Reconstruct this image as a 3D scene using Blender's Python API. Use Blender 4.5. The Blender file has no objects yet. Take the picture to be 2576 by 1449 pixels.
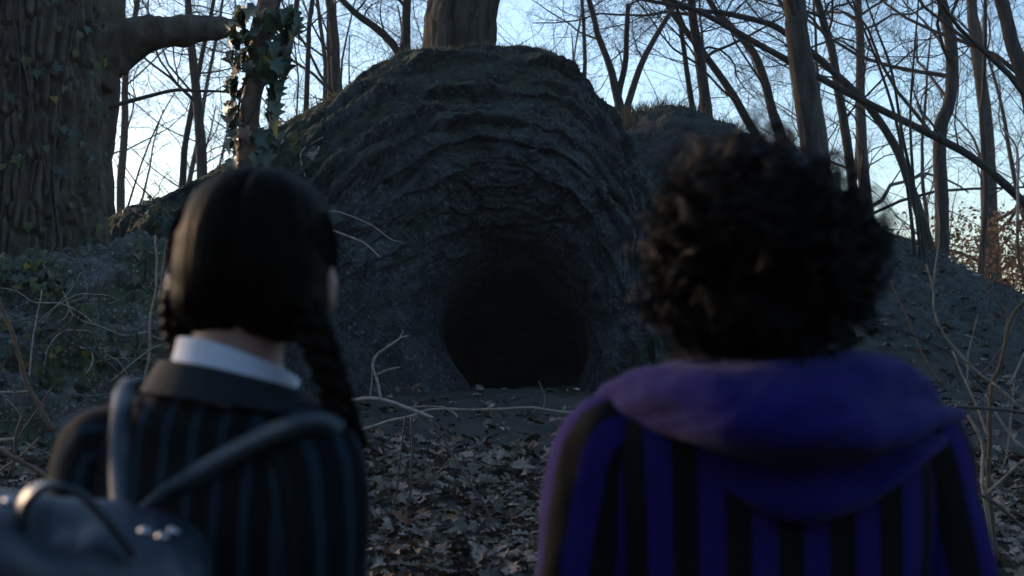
import bpy, math, random
import numpy as np
from mathutils import Vector, Matrix

# ------------------------------------------------------------------ camera, sky, sun, exposure
SC = bpy.context.scene
COL = SC.collection
R = math.radians
CAM_Z, F = 1.45, 3539.0                      # eye height, focal length in pixels of a 2576 px wide frame
TILT = math.atan(125.5 / F)

cam = bpy.data.cameras.new('camera')
cam.sensor_width = 36.0
cam.lens = 18.0 / (1288.0 / F)
cam.clip_start, cam.clip_end = 0.05, 2000.0
cam.dof.use_dof = True
cam.dof.focus_distance = 9.0
cam.dof.aperture_fstop = 5.0
cam_o = bpy.data.objects.new('camera', cam)
cam_o.location = (0, 0, CAM_Z)
cam_o.rotation_euler = (R(90) + TILT, 0, 0)
COL.objects.link(cam_o)
SC.camera = cam_o

SUN_AZ, SUN_EL = R(-54), R(14)               # clockwise from +Y, above the horizon
SUN_DIR = Vector((math.sin(SUN_AZ) * math.cos(SUN_EL), math.cos(SUN_AZ) * math.cos(SUN_EL), math.sin(SUN_EL)))
world = bpy.data.worlds.new('World')
SC.world = world
world.use_nodes = True
wn = world.node_tree
bg = wn.nodes['Background']
sky = wn.nodes.new('ShaderNodeTexSky')
sky.sky_type = 'NISHITA'
sky.sun_disc = False
sky.sun_elevation = SUN_EL
sky.sun_rotation = SUN_AZ
sky.altitude = 100
sky.air_density = 1.0
sky.dust_density = 1.3
sky.ozone_density = 1.9
wn.links.new(sky.outputs[0], bg.inputs[0])
bg.inputs[1].default_value = 0.14

sun = bpy.data.lights.new('sun', 'SUN')
sun.energy = 1.15
sun.angle = R(0.6)
sun.color = (1.0, 0.62, 0.34)
sun_o = bpy.data.objects.new('sun', sun)
sun_o.rotation_euler = SUN_DIR.to_track_quat('Z', 'Y').to_euler()
COL.objects.link(sun_o)

SC.view_settings.view_transform = 'Standard'
SC.view_settings.look = 'None'
SC.view_settings.gamma = 1.0
SC.view_settings.exposure = 1.1
SC.view_settings.use_white_balance = True
SC.view_settings.white_balance_temperature = 6050
SC.cycles.use_denoising = True
SC.cycles.max_bounces = 6

random.seed(7)
NR = np.random.default_rng(7)

# ------------------------------------------------------------------ helpers: pixels, noise, splines
def P(u, v, Y):
    """world point seen at (u, v) of a 2576x1449 frame, at distance Y in front of the camera"""
    x, up = (u - 1288.0) / F, (724.5 - v) / F
    dy = math.cos(TILT) - up * math.sin(TILT)
    dz = math.sin(TILT) + up * math.cos(TILT)
    s = Y / dy
    return np.array((x * s, Y, CAM_Z + dz * s))

_perm = np.random.default_rng(3).permutation(256)
_perm = np.concatenate([_perm, _perm, _perm])
_grad = np.random.default_rng(4).normal(size=(256, 3))
_grad /= np.linalg.norm(_grad, axis=1)[:, None]

def pnoise(p):
    p = np.asarray(p, float)
    i = np.floor(p).astype(int)
    f = p - i
    w = f * f * f * (f * (f * 6 - 15) + 10)
    i &= 255
    out = 0
    for dx in (0, 1):
        for dy in (0, 1):
            for dz in (0, 1):
                h = _perm[_perm[_perm[i[..., 0] + dx] + i[..., 1] + dy] + i[..., 2] + dz]
                g = _grad[h]
                d = f - np.array((dx, dy, dz))
                dot = (g * d).sum(-1)
                wt = (w[..., 0] if dx else 1 - w[..., 0]) * (w[..., 1] if dy else 1 - w[..., 1]) * (w[..., 2] if dz else 1 - w[..., 2])
                out = out + dot * wt
    return out * 1.6

def fbm(p, octaves=4, gain=0.5):
    p = np.asarray(p, float)
    a, s, t = 1.0, 0.0, 0.0
    for k in range(octaves):
        s = s + a * pnoise(p * (2.03 ** k) + 17.3 * k)
        t += a
        a *= gain
    return s / t

def worley(p):
    """F1, F2 distances for 3-D points"""
    p = np.asarray(p, float)
    i = np.floor(p).astype(int)
    best1 = np.full(p.shape[:-1], 9.0)
    best2 = np.full(p.shape[:-1], 9.0)
    for dx in (-1, 0, 1):
        for dy in (-1, 0, 1):
            for dz in (-1, 0, 1):
                c = i + np.array((dx, dy, dz))
                h = _perm[_perm[_perm[c[..., 0] & 255] + (c[..., 1] & 255)] + (c[..., 2] & 255)]
                o = (_grad[h] * 0.5 + 0.5)
                d = np.linalg.norm(c + o - p, axis=-1)
                best2 = np.where(d < best1, best1, np.minimum(best2, d))
                best1 = np.minimum(best1, d)
    return best1, best2

def sstep(a, b, x):
    t = np.clip((np.asarray(x, float) - a) / (b - a), 0, 1)
    return t * t * (3 - 2 * t)

def crom(pts, n, axis=0):
    """Catmull-Rom through pts along axis, n samples"""
    p = np.moveaxis(np.asarray(pts, float), axis, 0)
    k = len(p)
    t = np.linspace(0, k - 1, n)
    i = np.minimum(t.astype(int), k - 2)
    f = (t - i).reshape((-1,) + (1,) * (p.ndim - 1))
    ext = np.concatenate([[2 * p[0] - p[1]], p, [2 * p[-1] - p[-2]]])
    a, b, c, d = ext[i], ext[i + 1], ext[i + 2], ext[i + 3]
    r = 0.5 * (2 * b + (c - a) * f + (2 * a - 5 * b + 4 * c - d) * f * f + (3 * b - 3 * c + d - a) * f ** 3)
    return np.moveaxis(r, 0, axis)

# ------------------------------------------------------------------ helpers: meshes and objects
def raw_mesh(name, V, Fq, smooth=True, attrs=None):
    V = np.ascontiguousarray(V, dtype=np.float32)
    Fq = np.ascontiguousarray(Fq, dtype=np.int32)
    me = bpy.data.meshes.new(name)
    n, k = Fq.shape
    me.vertices.add(len(V)); me.vertices.foreach_set('co', V.ravel())
    me.loops.add(n * k); me.loops.foreach_set('vertex_index', Fq.ravel())
    me.polygons.add(n); me.polygons.foreach_set('loop_start', np.arange(0, n * k, k, dtype=np.int32))
    me.update(calc_edges=True)
    if smooth:
        me.polygons.foreach_set('use_smooth', np.ones(n, dtype=bool))
    for an, av in (attrs or {}).items():
        at = me.attributes.new(an, 'FLOAT', 'POINT')
        at.data.foreach_set('value', np.ascontiguousarray(av, dtype=np.float32))
    return me

def grid_faces(n, m, wrap=False, off=0):
    mm = m if wrap else m - 1
    i, j = np.meshgrid(np.arange(n - 1), np.arange(mm), indexing='ij')
    a = i * m + j; b = i * m + (j + 1) % m
    return np.stack([a, b, b + m, a + m], -1).reshape(-1, 4) + off

class MB:
    """collects quads into one mesh"""
    def __init__(self): self.v, self.f, self.n, self.a = [], [], 0, []
    def add(self, V, Fq, var=None):
        V = np.asarray(V, float).reshape(-1, 3)
        self.v.append(V); self.f.append(np.asarray(Fq) + self.n); self.n += len(V)
        self.a.append(np.full(len(V), random.random() if var is None else var) if np.ndim(var) == 0 else np.asarray(var))
        return self
    def grid(self, G, wrap=False, var=None):
        n, m = G.shape[:2]
        return self.add(G.reshape(-1, 3), grid_faces(n, m, wrap), var)
    def tube(self, path, rad, sides=6, var=None, cap=True):
        self.grid(tube_grid(path, rad, sides, cap), True, var); return self
    def mesh(self, name, smooth=True):
        return raw_mesh(name, np.concatenate(self.v), np.concatenate(self.f), smooth, {'var': np.concatenate(self.a)})
    def build(self, name, mat, parent=None, smooth=True):
        return obj(name, self.mesh(name, smooth), mat, parent)

_REF = np.array((.35, .81, .47)); _REF2 = np.array((.9, -.3, .3))
def frames(path, quick=False):
    path = np.asarray(path, float)
    T = np.gradient(path, axis=0)
    T /= np.linalg.norm(T, axis=1)[:, None] + 1e-12
    if quick:                                # thin twigs: no need to carry the frame along
        A = np.cross(T, _REF if abs(T[0].dot(_REF)) < .9 else _REF2)
        A /= np.linalg.norm(A, axis=1)[:, None] + 1e-9
        return T, A, np.cross(T, A)
    u = np.cross(T[0], (0, 0, 1)) if abs(T[0][2]) < .9 else np.cross(T[0], (0, 1, 0))
    A = np.zeros_like(path)
    for k in range(len(path)):
        u = u - T[k] * u.dot(T[k])
        u = u / (np.linalg.norm(u) + 1e-12)
        A[k] = u
    return T, A, np.cross(T, A)

def tube_grid(path, rad, sides=6, cap=True):
    path = np.asarray(path, float)
    rad = np.broadcast_to(np.asarray(rad, float), (len(path),))
    if cap:
        path = np.concatenate([path[:1], path, path[-1:]]); 
        T0, A0, B0 = frames(path[1:-1])
        A = np.concatenate([A0[:1], A0, A0[-1:]]); B = np.concatenate([B0[:1], B0, B0[-1:]])
        rad = np.concatenate([[1e-5], rad, [1e-5]])
    else:
        T0, A, B = frames(path, sides <= 5)
    th = np.linspace(0, 2 * math.pi, sides, endpoint=False)
    return path[:, None] + rad[:, None, None] * (np.cos(th)[None, :, None] * A[:, None] + np.sin(th)[None, :, None] * B[:, None])

def obj(name, me, mat=None, parent=None):
    o = bpy.data.objects.new(name, me)
    COL.objects.link(o)
    if mat is not None and not me.materials:
        me.materials.append(mat)
    if parent is not None:
        o.parent = parent
        # meshes are written in world coordinates: shift them to the parent's origin
        if not me.get('local'):
            me.transform(Matrix.Translation(-Vector(parent_origin(parent))))
            me['local'] = True
    return o

def parent_origin(p):
    v = Vector((0, 0, 0))
    while p is not None:
        v += p.location; p = p.parent
    return v

def tag(o, label, cat, group=None):
    o['label'] = label; o['category'] = cat
    if group: o['group'] = group
    return o

def thing(name, label, cat, loc=(0, 0, 0), group=None):
    o = bpy.data.objects.new(name, None)
    o.empty_display_size = 0.1
    COL.objects.link(o); o.location = Vector(loc)
    return tag(o, label, cat, group)

def rot(axis, a):
    return np.array(Matrix.Rotation(a, 3, axis))

# ------------------------------------------------------------------ materials
def mat(name, cols, scale=6.0, detail=6.0, stretch=(1, 1, 1), rough=0.85, bump=None, over=None, var=0.0, objvar=0.0, spec=0.3, sheen=0.0, trans=0.0, rnoise=0.0):
    """noise between the colours of cols; over = [(colour, scale, lo, hi)] patches; bump = [(scale, distance)]"""
    m = bpy.data.materials.new(name); m.use_nodes = True
    nt = m.node_tree; N, L = nt.nodes, nt.links
    b = N['Principled BSDF']
    tc = N.new('ShaderNodeTexCoord'); mp = N.new('ShaderNodeMapping')
    mp.inputs['Scale'].default_value = stretch
    L.new(tc.outputs['Object'], mp.inputs[0])
    def noise(sc, det=detail, ro=0.6):
        n = N.new('ShaderNodeTexNoise'); n.inputs['Scale'].default_value = sc; n.inputs['Detail'].default_value = det
        n.inputs['Roughness'].default_value = ro
        L.new(mp.outputs[0], n.inputs['Vector']); return n
    n = noise(scale)
    rmp = N.new('ShaderNodeValToRGB'); L.new(n.outputs[0], rmp.inputs[0])
    e = rmp.color_ramp.elements
    k = len(cols)
    for i, c in enumerate(cols):
        p = 0.33 + 0.34 * i / max(1, k - 1)
        el = e[i] if i < 2 else e.new(p)
        el.position = p; el.color = (*c, 1)
    col = rmp.outputs[0]
    for c, sc, lo, hi in (over or []):
        o = noise(sc, 5, 0.65)
        mr = N.new('ShaderNodeMapRange'); mr.inputs[1].default_value = lo; mr.inputs[2].default_value = hi
        L.new(o.outputs[0], mr.inputs[0])
        mx = N.new('ShaderNodeMix'); mx.data_type = 'RGBA'
        L.new(mr.outputs[0], mx.inputs[0]); L.new(col, mx.inputs[6]); mx.inputs[7].default_value = (*c, 1)
        col = mx.outputs[2]
    for amount, src in ((var, 'attr'), (objvar, 'obj')):
        if amount:
            if src == 'attr':
                a = N.new('ShaderNodeAttribute'); a.attribute_name = 'var'; s = a.outputs['Fac']
            else:
                a = N.new('ShaderNodeObjectInfo'); s = a.outputs['Random']
            mr = N.new('ShaderNodeMapRange'); mr.inputs[3].default_value = 1 - amount; mr.inputs[4].default_value = 1 + amount
            L.new(s, mr.inputs[0])
            hs = N.new('ShaderNodeHueSaturation'); L.new(mr.outputs[0], hs.inputs['Value']); L.new(col, hs.inputs['Color'])
            m2 = N.new('ShaderNodeMath'); m2.operation = 'MULTIPLY_ADD'; L.new(s, m2.inputs[0]); m2.inputs[1].default_value = -0.04 * 1; m2.inputs[2].default_value = 0.52
            L.new(m2.outputs[0], hs.inputs['Hue'])
            col = hs.outputs[0]
    L.new(col, b.inputs['Base Color'])
    b.inputs['Roughness'].default_value = rough
    b.inputs['Specular IOR Level'].default_value = spec
    if sheen: b.inputs['Sheen Weight'].default_value = sheen
    if rnoise:
        rn = noise(40, 3)
        mr = N.new('ShaderNodeMapRange'); mr.inputs[3].default_value = rough - rnoise; mr.inputs[4].default_value = rough + rnoise
        L.new(rn.outputs[0], mr.inputs[0]); L.new(mr.outputs[0], b.inputs['Roughness'])
    prev = None
    for sc, dist in (bump or []):
        bn = noise(sc, 6, 0.65)
        bp = N.new('ShaderNodeBump'); bp.inputs['Distance'].default_value = dist; bp.inputs['Strength'].default_value = 1.0
        L.new(bn.outputs[0], bp.inputs['Height'])
        if prev: L.new(prev, bp.inputs['Normal'])
        prev = bp.outputs[0]
    if prev: L.new(prev, b.inputs['Normal'])
    if trans:
        t = N.new('ShaderNodeBsdfTranslucent'); L.new(col, t.inputs[0])
        ms = N.new('ShaderNodeMixShader'); ms.inputs[0].default_value = trans
        L.new(b.outputs[0], ms.inputs[1]); L.new(t.outputs[0], ms.inputs[2])
        L.new(ms.outputs[0], N['Material Output'].inputs[0])
    return m

def stripe_mat(name, dark, light, period, width, soft=0.06, rough=0.9, phase=0.0):
    """woven stripes that follow the cut of the cloth (vertex attribute 's', metres across the stripes)"""
    m = mat(name, [dark, dark], 8, rough=rough, bump=[(900, 0.0006), (30, 0.002)], sheen=0.0, spec=0.10)
    nt = m.node_tree; N, L = nt.nodes, nt.links
    b = N['Principled BSDF']
    a = N.new('ShaderNodeAttribute'); a.attribute_name = 's'
    def math_(op, x, y=None):
        q = N.new('ShaderNodeMath'); q.operation = op
        L.new(x, q.inputs[0])
        if y is not None: q.inputs[1].default_value = y
        return q.outputs[0]
    t = math_('FRACT', math_('ADD', math_('DIVIDE', a.outputs['Fac'], period), 100.0 + phase))
    t = math_('ABSOLUTE', math_('SUBTRACT', t, 0.5))
    mr = N.new('ShaderNodeMapRange'); mr.interpolation_type = 'SMOOTHSTEP'
    mr.inputs[1].default_value = width / 2 + soft; mr.inputs[2].default_value = width / 2 - soft
    L.new(t, mr.inputs[0])
    n = N.new('ShaderNodeTexNoise'); n.inputs['Scale'].default_value = 60
    mx = N.new('ShaderNodeMix'); mx.data_type = 'RGBA'
    L.new(mr.outputs[0], mx.inputs[0])
    mx.inputs[6].default_value = (*dark, 1); mx.inputs[7].default_value = (*light, 1)
    L.new(mx.outputs[2], b.inputs['Base Color'])
    return m

MAT = {}
MAT['soil'] = mat('forest_soil', [(.030, .026, .020), (.050, .044, .034), (.075, .066, .05)], 3.0, 8, over=[((.028, .040, .018), 1.3, .52, .66), ((.15, .145, .125), 60, .58, .66)], bump=[(9, .03), (60, .012), (220, .004)])
MAT['rock'] = mat('dark_rock', [(.018, .019, .018), (.038, .040, .039), (.075, .078, .076)], 7.0, 9,
                  over=[((.040, .056, .036), 1.6, .50, .64), ((.10, .108, .107), 2.3, .50, .68), ((.17, .177, .174), 26, .55, .68), ((.022, .021, .02), 16, .56, .66)], rough=.92, bump=[(14, .03), (60, .016), (190, .006)])
MAT['bank'] = mat('mossy_rock', [(.06, .058, .05), (.13, .126, .112), (.21, .204, .188)], 6.0, 9,
                  over=[((.075, .092, .035), 2.6, .44, .58), ((.38, .375, .35), 42, .57, .66), ((.025, .025, .02), 13, .56, .64)], rough=.92, bump=[(14, .03), (60, .016), (200, .006)])
MAT['oak'] = mat('oak_bark', [(.055, .043, .030), (.095, .075, .053), (.14, .112, .08)], 9.0, 8, stretch=(1, 1, .45), rough=.95, over=[((.06, .068, .03), 2.2, .55, .70)], bump=[(30, .012), (110, .005)])
MAT['bark'] = mat('dark_bark', [(.035, .029, .023), (.06, .05, .04), (.085, .072, .058)], 14.0, 8, stretch=(1, 1, .25), rough=.95, bump=[(24, .012), (90, .005)], over=[((.055, .06, .035), 1.5, .56, .7)])
MAT['twig'] = mat('twig_bark', [(.05, .04, .032), (.085, .068, .055)], 20.0, 4, rough=.9, var=.35)
MAT['drytwig'] = mat('dry_wood', [(.17, .135, .10), (.28, .23, .175), (.34, .29, .23)], 30, 5, rough=.85, var=.3, bump=[(120, .002)])
MAT['brownstem'] = mat('brown_stem', [(.085, .05, .03), (.16, .10, .06)], 25, 5, rough=.7, var=.3, bump=[(90, .002)])
MAT['darkstem'] = mat('dark_stem', [(.045, .036, .032), (.085, .068, .06)], 25, 5, rough=.75, var=.3, bump=[(90, .002)])
MAT['litter'] = mat('dead_oak_leaf', [(.075, .054, .035), (.165, .126, .088), (.28, .226, .172)], 14, 4, rough=.75, var=.5, spec=.35, bump=[(60, .003)], over=[((.16, .085, .045), 3.0, .60, .74)])
MAT['leafobj'] = mat('dead_oak_leaf_loose', [(.085, .062, .042), (.175, .136, .097), (.29, .236, .182)], 14, 4, rough=.72, objvar=.5, spec=.35, bump=[(60, .003)])
MAT['russet'] = mat('russet_oak_leaf', [(.16, .075, .032), (.24, .12, .055)], 14, 4, rough=.7, objvar=.4, spec=.35, bump=[(60, .003)])
MAT['ivy'] = mat('ivy_leaf', [(.022, .042, .020), (.04, .068, .034)], 20, 4, rough=.42, objvar=.4, spec=.5, trans=.2)
MAT['ivyold'] = mat('old_ivy_leaf', [(.16, .12, .08), (.24, .19, .14)], 20, 4, rough=.7, objvar=.4, trans=.25)
MAT['ivyyellow'] = mat('yellowing_ivy_leaf', [(.15, .13, .025), (.22, .17, .03)], 20, 4, rough=.5, objvar=.4, trans=.35)
MAT['ivyolive'] = mat('olive_ivy_leaf', [(.06, .07, .022), (.10, .11, .035)], 20, 4, rough=.5, objvar=.4, trans=.25)
MAT['brownleaf'] = mat('withered_foliage', [(.14, .075, .035), (.24, .14, .07)], 9, 4, rough=.8, var=.5, trans=.35)
MAT['grass'] = mat('dry_grass', [(.10, .085, .05), (.16, .14, .085)], 9, 4, rough=.8, var=.4, trans=.2)
MAT['moss'] = mat('moss_tufts', [(.045, .060, .030), (.095, .105, .085), (.16, .165, .155)], 5, 6, rough=.9, var=.5)

def add_attr_layer(m, attr, cols, scale):
    nt = m.node_tree; N, L = nt.nodes, nt.links; b = N['Principled BSDF']
    old = b.inputs['Base Color'].links[0].from_socket
    tc = N.new('ShaderNodeTexCoord'); n = N.new('ShaderNodeTexNoise'); n.inputs['Scale'].default_value = scale; n.inputs['Detail'].default_value = 9; n.inputs['Roughness'].default_value = .7
    L.new(tc.outputs['Object'], n.inputs['Vector'])
    r = N.new('ShaderNodeValToRGB'); L.new(n.outputs[0], r.inputs[0])
    for i, c in enumerate(cols):
        el = r.color_ramp.elements[i] if i < 2 else r.color_ramp.elements.new(.5)
        el.position = .36 + .30 * i / (len(cols) - 1); el.color = (*c, 1)
    a = N.new('ShaderNodeAttribute'); a.attribute_name = attr
    mx = N.new('ShaderNodeMix'); mx.data_type = 'RGBA'
    L.new(a.outputs['Fac'], mx.inputs[0]); L.new(old, mx.inputs[6]); L.new(r.outputs[0], mx.inputs[7]); L.new(mx.outputs[2], b.inputs['Base Color'])
add_attr_layer(MAT['soil'], 'rocky', [(.020, .026, .018), (.036, .043, .033), (.085, .090, .078)], 11)
add_attr_layer(MAT['rock'], 'mossy', [(.020, .028, .012), (.038, .050, .022), (.07, .080, .045)], 14)

# ------------------------------------------------------------------ the ground (one sheet, with the hillside beside the cave)
_gy = np.array([-400, -2, 0, 1.9, 2.6, 5, 7, 8.5, 10, 11.5, 13, 16, 400.])
_gz = np.array([0, 0, 0, 0, .10, .65, .84, .985, 1.12, 1.22, 1.29, 1.30, 1.30])
CREST_X = [-1.2, .3, .84, 1.63, 2.14, 2.9, 3.6, 4.2, 4.71, 5.15, 6.5]
CREST_Z = [1.3, 3.3, 3.78, 3.70, 3.55, 3.05, 2.50, 2.20, 1.95, 1.45, 1.3]

def G(x, y, rough=True):
    x = np.asarray(x, float); y = np.asarray(y, float)
    z = np.interp(y, _gy, _gz)
    hill = (np.interp(x, CREST_X, CREST_Z) - 1.3) * sstep(10.3, 13.9, y) ** 0.85 * (1 - sstep(14.4, 18.5, y))
    z = z + hill
    z = z - .19 * sstep(9.5, 11.0, y) * (1 - sstep(.9, 1.5, np.abs(x - .04))) * (1 - sstep(14, 16, y))
    z = z - 1.9 * sstep(10.6, 13.0, y) ** .8 * (1 - sstep(.62, .95, np.abs(x - .04))) * (1 - sstep(16.2, 18, y))
    # higher ground off to the side, added to keep low sun off the clearing
    z = z + 1.0 * sstep(3.2, 6.5, -x) * sstep(4.6, 7.5, y) * (1 - sstep(16, 30, y))
    # unseen rise behind the camera, added to block sky light on surfaces facing it
    z = z + 11.0 * sstep(3.5, 24, -y)
    if rough:
        p = np.stack([x, y, np.zeros_like(x)], -1)
        z = z + .05 * fbm(p * .9, 3) * sstep(1.5, 4, np.abs(y)) + .02 * fbm(p * 4.2, 3)
    return z

def sample_axis(core0, core1, step, far, n):
    a = np.arange(core0, core1 + 1e-6, step)
    g = np.geomspace(step, far, n)
    return np.concatenate([core0 - g[::-1], a, core1 + g])
xs = sample_axis(-4.5, 5.8, .04, 300, 40)
ys = sample_axis(3.5, 15.5, .045, 300, 46)
X, Y = np.meshgrid(xs, ys, indexing='ij')
def slope_of(X, Y): return sstep(.25, .8, np.interp(X, CREST_X, CREST_Z) - 1.3) * sstep(10.4, 11.3, Y)
def G_FULL(X, Y):
    X = np.asarray(X, float); Y = np.asarray(Y, float)
    Z = G(X, Y)
    near = sstep(2, 4, Y) * (1 - sstep(16, 18, Y)) * (1 - sstep(6, 7, np.abs(X)))
    pp = np.stack([X, Y, Z], -1)
    return Z + near * .018 * fbm(pp * 14, 3) + near * slope_of(X, Y) * (.10 * fbm(pp * 2.3, 4) + .05 * fbm(pp * 8, 3) + .02 * fbm(pp * 22, 2))
Z = G_FULL(X, Y)
V = np.stack([X, Y, Z], -1).reshape(-1, 3)
ground = obj('ground', raw_mesh('ground', V, grid_faces(len(xs), len(ys)), True, {'rocky': (slope_of(X, Y) * (1 - sstep(14.5, 16, Y))).ravel()}), MAT['soil'])
ground['kind'] = 'structure'
ground['label'] = 'dark earthy forest floor rising to the cave with a mossy hillside'

# ------------------------------------------------------------------ the rock mound with its funnel shaped cave
RING = {
 'S': [(250,700,9.2),(275,600,9.4),(330,530,9.8),(430,495,10.2),(560,425,10.6),(690,330,11),(850,250,11.4),(965,160,11.8),(1060,130,12),(1210,126,12),(1370,132,12),(1440,185,11.9),(1500,255,11.7),(1560,370,11.4),(1640,520,11.2),(1700,680,10.9),(1730,850,10.5),(1740,1000,10.2)],
 'U': [(360,860,8.8),(390,740,9.0),(450,650,9.3),(560,590,9.6),(680,520,9.9),(790,430,10.2),(900,350,10.5),(1010,280,10.8),(1100,250,11),(1220,245,11.05),(1360,255,11.0),(1440,300,10.9),(1500,370,10.8),(1550,460,10.7),(1610,590,10.5),(1660,730,10.3),(1690,870,10.0),(1700,1010,9.8)],
 'B': [(520,1060,8.6),(560,900,8.8),(610,800,9.0),(690,710,9.2),(770,630,9.4),(850,550,9.6),(940,470,9.85),(1040,410,10.1),(1130,375,10.25),(1230,365,10.3),(1350,375,10.3),(1430,415,10.25),(1490,480,10.2),(1540,570,10.1),(1590,680,10.0),(1630,790,9.8),(1655,900,9.6),(1665,1040,9.5)],
 'F': [(760,1080,9.1),(790,960,9.3),(810,880,9.5),(840,800,9.7),(890,720,9.9),(950,650,10.1),(1030,590,10.35),(1110,545,10.5),(1180,525,10.6),(1250,520,10.65),(1340,530,10.65),(1410,565,10.6),(1465,625,10.5),(1510,700,10.4),(1545,780,10.3),(1570,860,10.1),(1580,940,9.9),(1570,1035,9.8)],
 'M': [(960,1060,9.6),(960,960,9.8),(965,900,9.95),(985,830,10.1),(1020,770,10.3),(1065,715,10.5),(1120,670,10.7),(1180,640,10.85),(1230,625,10.95),(1290,622,11),(1350,635,11),(1405,665,10.95),(1450,710,10.85),(1485,765,10.7),(1510,830,10.55),(1520,900,10.35),(1515,960,10.2),(1500,1030,10.1)],
 'E': [(1190,1020,10.2),(1150,945,10.3),(1120,895,10.4),(1105,850,10.5),(1110,800,10.7),(1135,765,10.9),(1175,740,11.1),(1220,725,11.25),(1260,718,11.3),(1300,717,11.35),(1345,725,11.35),(1390,745,11.3),(1430,775,11.2),(1460,810,11.1),(1480,850,10.9),(1485,895,10.7),(1470,940,10.5),(1440,1020,10.3)],
}
DEEPER = {'E': .14, 'M': -.10, 'F': -.12, 'B': .18}
def ring(k):
    q = np.array(RING[k], float); e = np.sin(np.linspace(0, math.pi, len(q))) ** .5
    q[:, 2] += DEEPER.get(k, 0) * (.55 + .45 * e)
    return np.array([P(*r) for r in q])
S, U, B, FN, MD, E = (ring(k) for k in 'SUBFME')
cE = np.array((P(1310, 880, 11)[0], 0, 1.35))
def shrink(r, s, Y):
    q = r.copy(); q[:, 0] = cE[0] + (q[:, 0] - cE[0]) * s; q[:, 2] = cE[2] - .1 + (q[:, 2] - cE[2]) * s; q[:, 1] = Y
    return q
D1 = shrink(E, 1.0, 12.3); D2 = shrink(E, 1.0, 14.2); D3 = shrink(E, .9, 15.4); D4 = shrink(E, .02, 16.2)
for q_, dz_ in ((D1, .10), (D2, .62), (D3, 1.3), (D4, 1.7)): q_[:, 2] -= dz_           # the tunnel sinks into the earth
c = np.array((P(1150, 700, 11)[0], 0, 1.2))
outd = S - c; outd[:, 1] = 0; outd /= np.linalg.norm(outd, axis=1)[:, None]
K1 = S + outd * np.array((.55, 0, 0)) + np.array((0, 1.0, -.12))
K2 = S + outd * np.array((1.0, 0, 0)) + np.array((0, 2.1, -.75)); 
K3 = S + outd * np.array((1.4, 0, 0)) + np.array((0, 3.2, -1.9)); K3[:, 2] = np.minimum(K3[:, 2], 1.0)
rings = np.stack([D4, D3, D2, D1, E, MD, FN, B, U, S, K1, K2, K3])
NU, NV = 620, 520
tt = np.interp(np.linspace(0, 1, NV), [0, .10, .22, .80, 1], [0, 3, 4, 9.2, 12])   # more rows on the face
dense = crom(rings, 12 * 60 + 1, 0)
idx = tt * 60
i0 = np.minimum(idx.astype(int), 719)
dense = dense[i0] + (dense[i0 + 1] - dense[i0]) * (idx - i0)[:, None, None]
Q = crom(dense, NU, 1)
def normals(Q):
    n = np.cross(np.gradient(Q, axis=1), np.gradient(Q, axis=0))
    return n / (np.linalg.norm(n, axis=-1)[..., None] + 1e-9)
N0 = normals(Q)
if N0[NV // 2, NU // 2, 1] > 0: N0 = -N0
tp = np.broadcast_to(tt[:, None], Q.shape[:2]); up = np.broadcast_to(np.linspace(0, 17, NU)[None], Q.shape[:2])
warp = fbm(Q * 1.1, 3)
sc_ = np.stack([up * .35, tp * 2.6 + warp * 1.5, np.full_like(up, 3.7)], -1)
strata = fbm(sc_, 4, .55)
ridge = 1 - np.abs(strata) * 2.6
sc2 = np.stack([up * .9, tp * 7.5 + warp * 3, np.full_like(up, 9.1)], -1)
strata2 = 1 - np.abs(fbm(sc2, 3)) * 2.4
face = sstep(3.3, 4.6, tp) * (1 - sstep(8.4, 9.2, tp)) 
big = fbm(Q * 1.6, 4)
med = fbm(Q * 7, 4)
fine = fbm(Q * 24, 3)
grit = fbm(Q * 62, 2)
ph_ = tp * 3.3 + warp * .30 + .35 * fbm(np.stack([up * .45, tp * .5, 0 * up], -1), 2)
fr = ph_ - np.floor(ph_)
ledge = sstep(0, .14, fr) * (1 - np.clip((fr - .14) / .86, 0, 1) ** 1.1)      # each ledge is undercut and slopes back above
lmask = .15 + .85 * sstep(-.3, .45, fbm(np.stack([up * .8, np.floor(ph_) * 3.3, 0 * up], -1), 2))
ledge = ledge * lmask
env = .12 + .33 * sstep(4.4, 5.6, tp) + .55 * sstep(5.6, 7, tp)
d = face * env * (.16 * ledge + .03 * ridge + .05 * strata2) + .06 * big + .035 * med + .016 * fine + .007 * grit
d *= .35 + .65 * sstep(3.6, 4.8, tp)
Tm = -np.gradient(Q, axis=0); Tm /= np.linalg.norm(Tm, axis=-1)[..., None] + 1e-9
env = .12 + .33 * sstep(4.4, 5.6, tp) + .55 * sstep(5.6, 7, tp)
lip = ledge * face * env
Q2 = Q + N0 * d[..., None] + Tm * (.09 * lip)[..., None]                    # lips droop over the hollows below them
Nm = normals(Q2); Nm = Nm if Nm[NV // 2, NU // 2, 1] < 0 else -Nm
mossy = np.clip(sstep(.15, .75, Nm[..., 2] + .35 * fbm(Q2 * 3, 3)) * sstep(6.2, 8.2, tp) * .95, 0, 1)
mound = obj('rock_mound', raw_mesh('rock_mound', Q2.reshape(-1, 3), grid_faces(NV, NU), True, {'mossy': mossy.ravel()}), MAT['rock'])
tag(mound, 'huge dark mossy rock mound hollowed into a round funnel shaped cave mouth', 'cave')
MOUND = Q2

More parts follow.
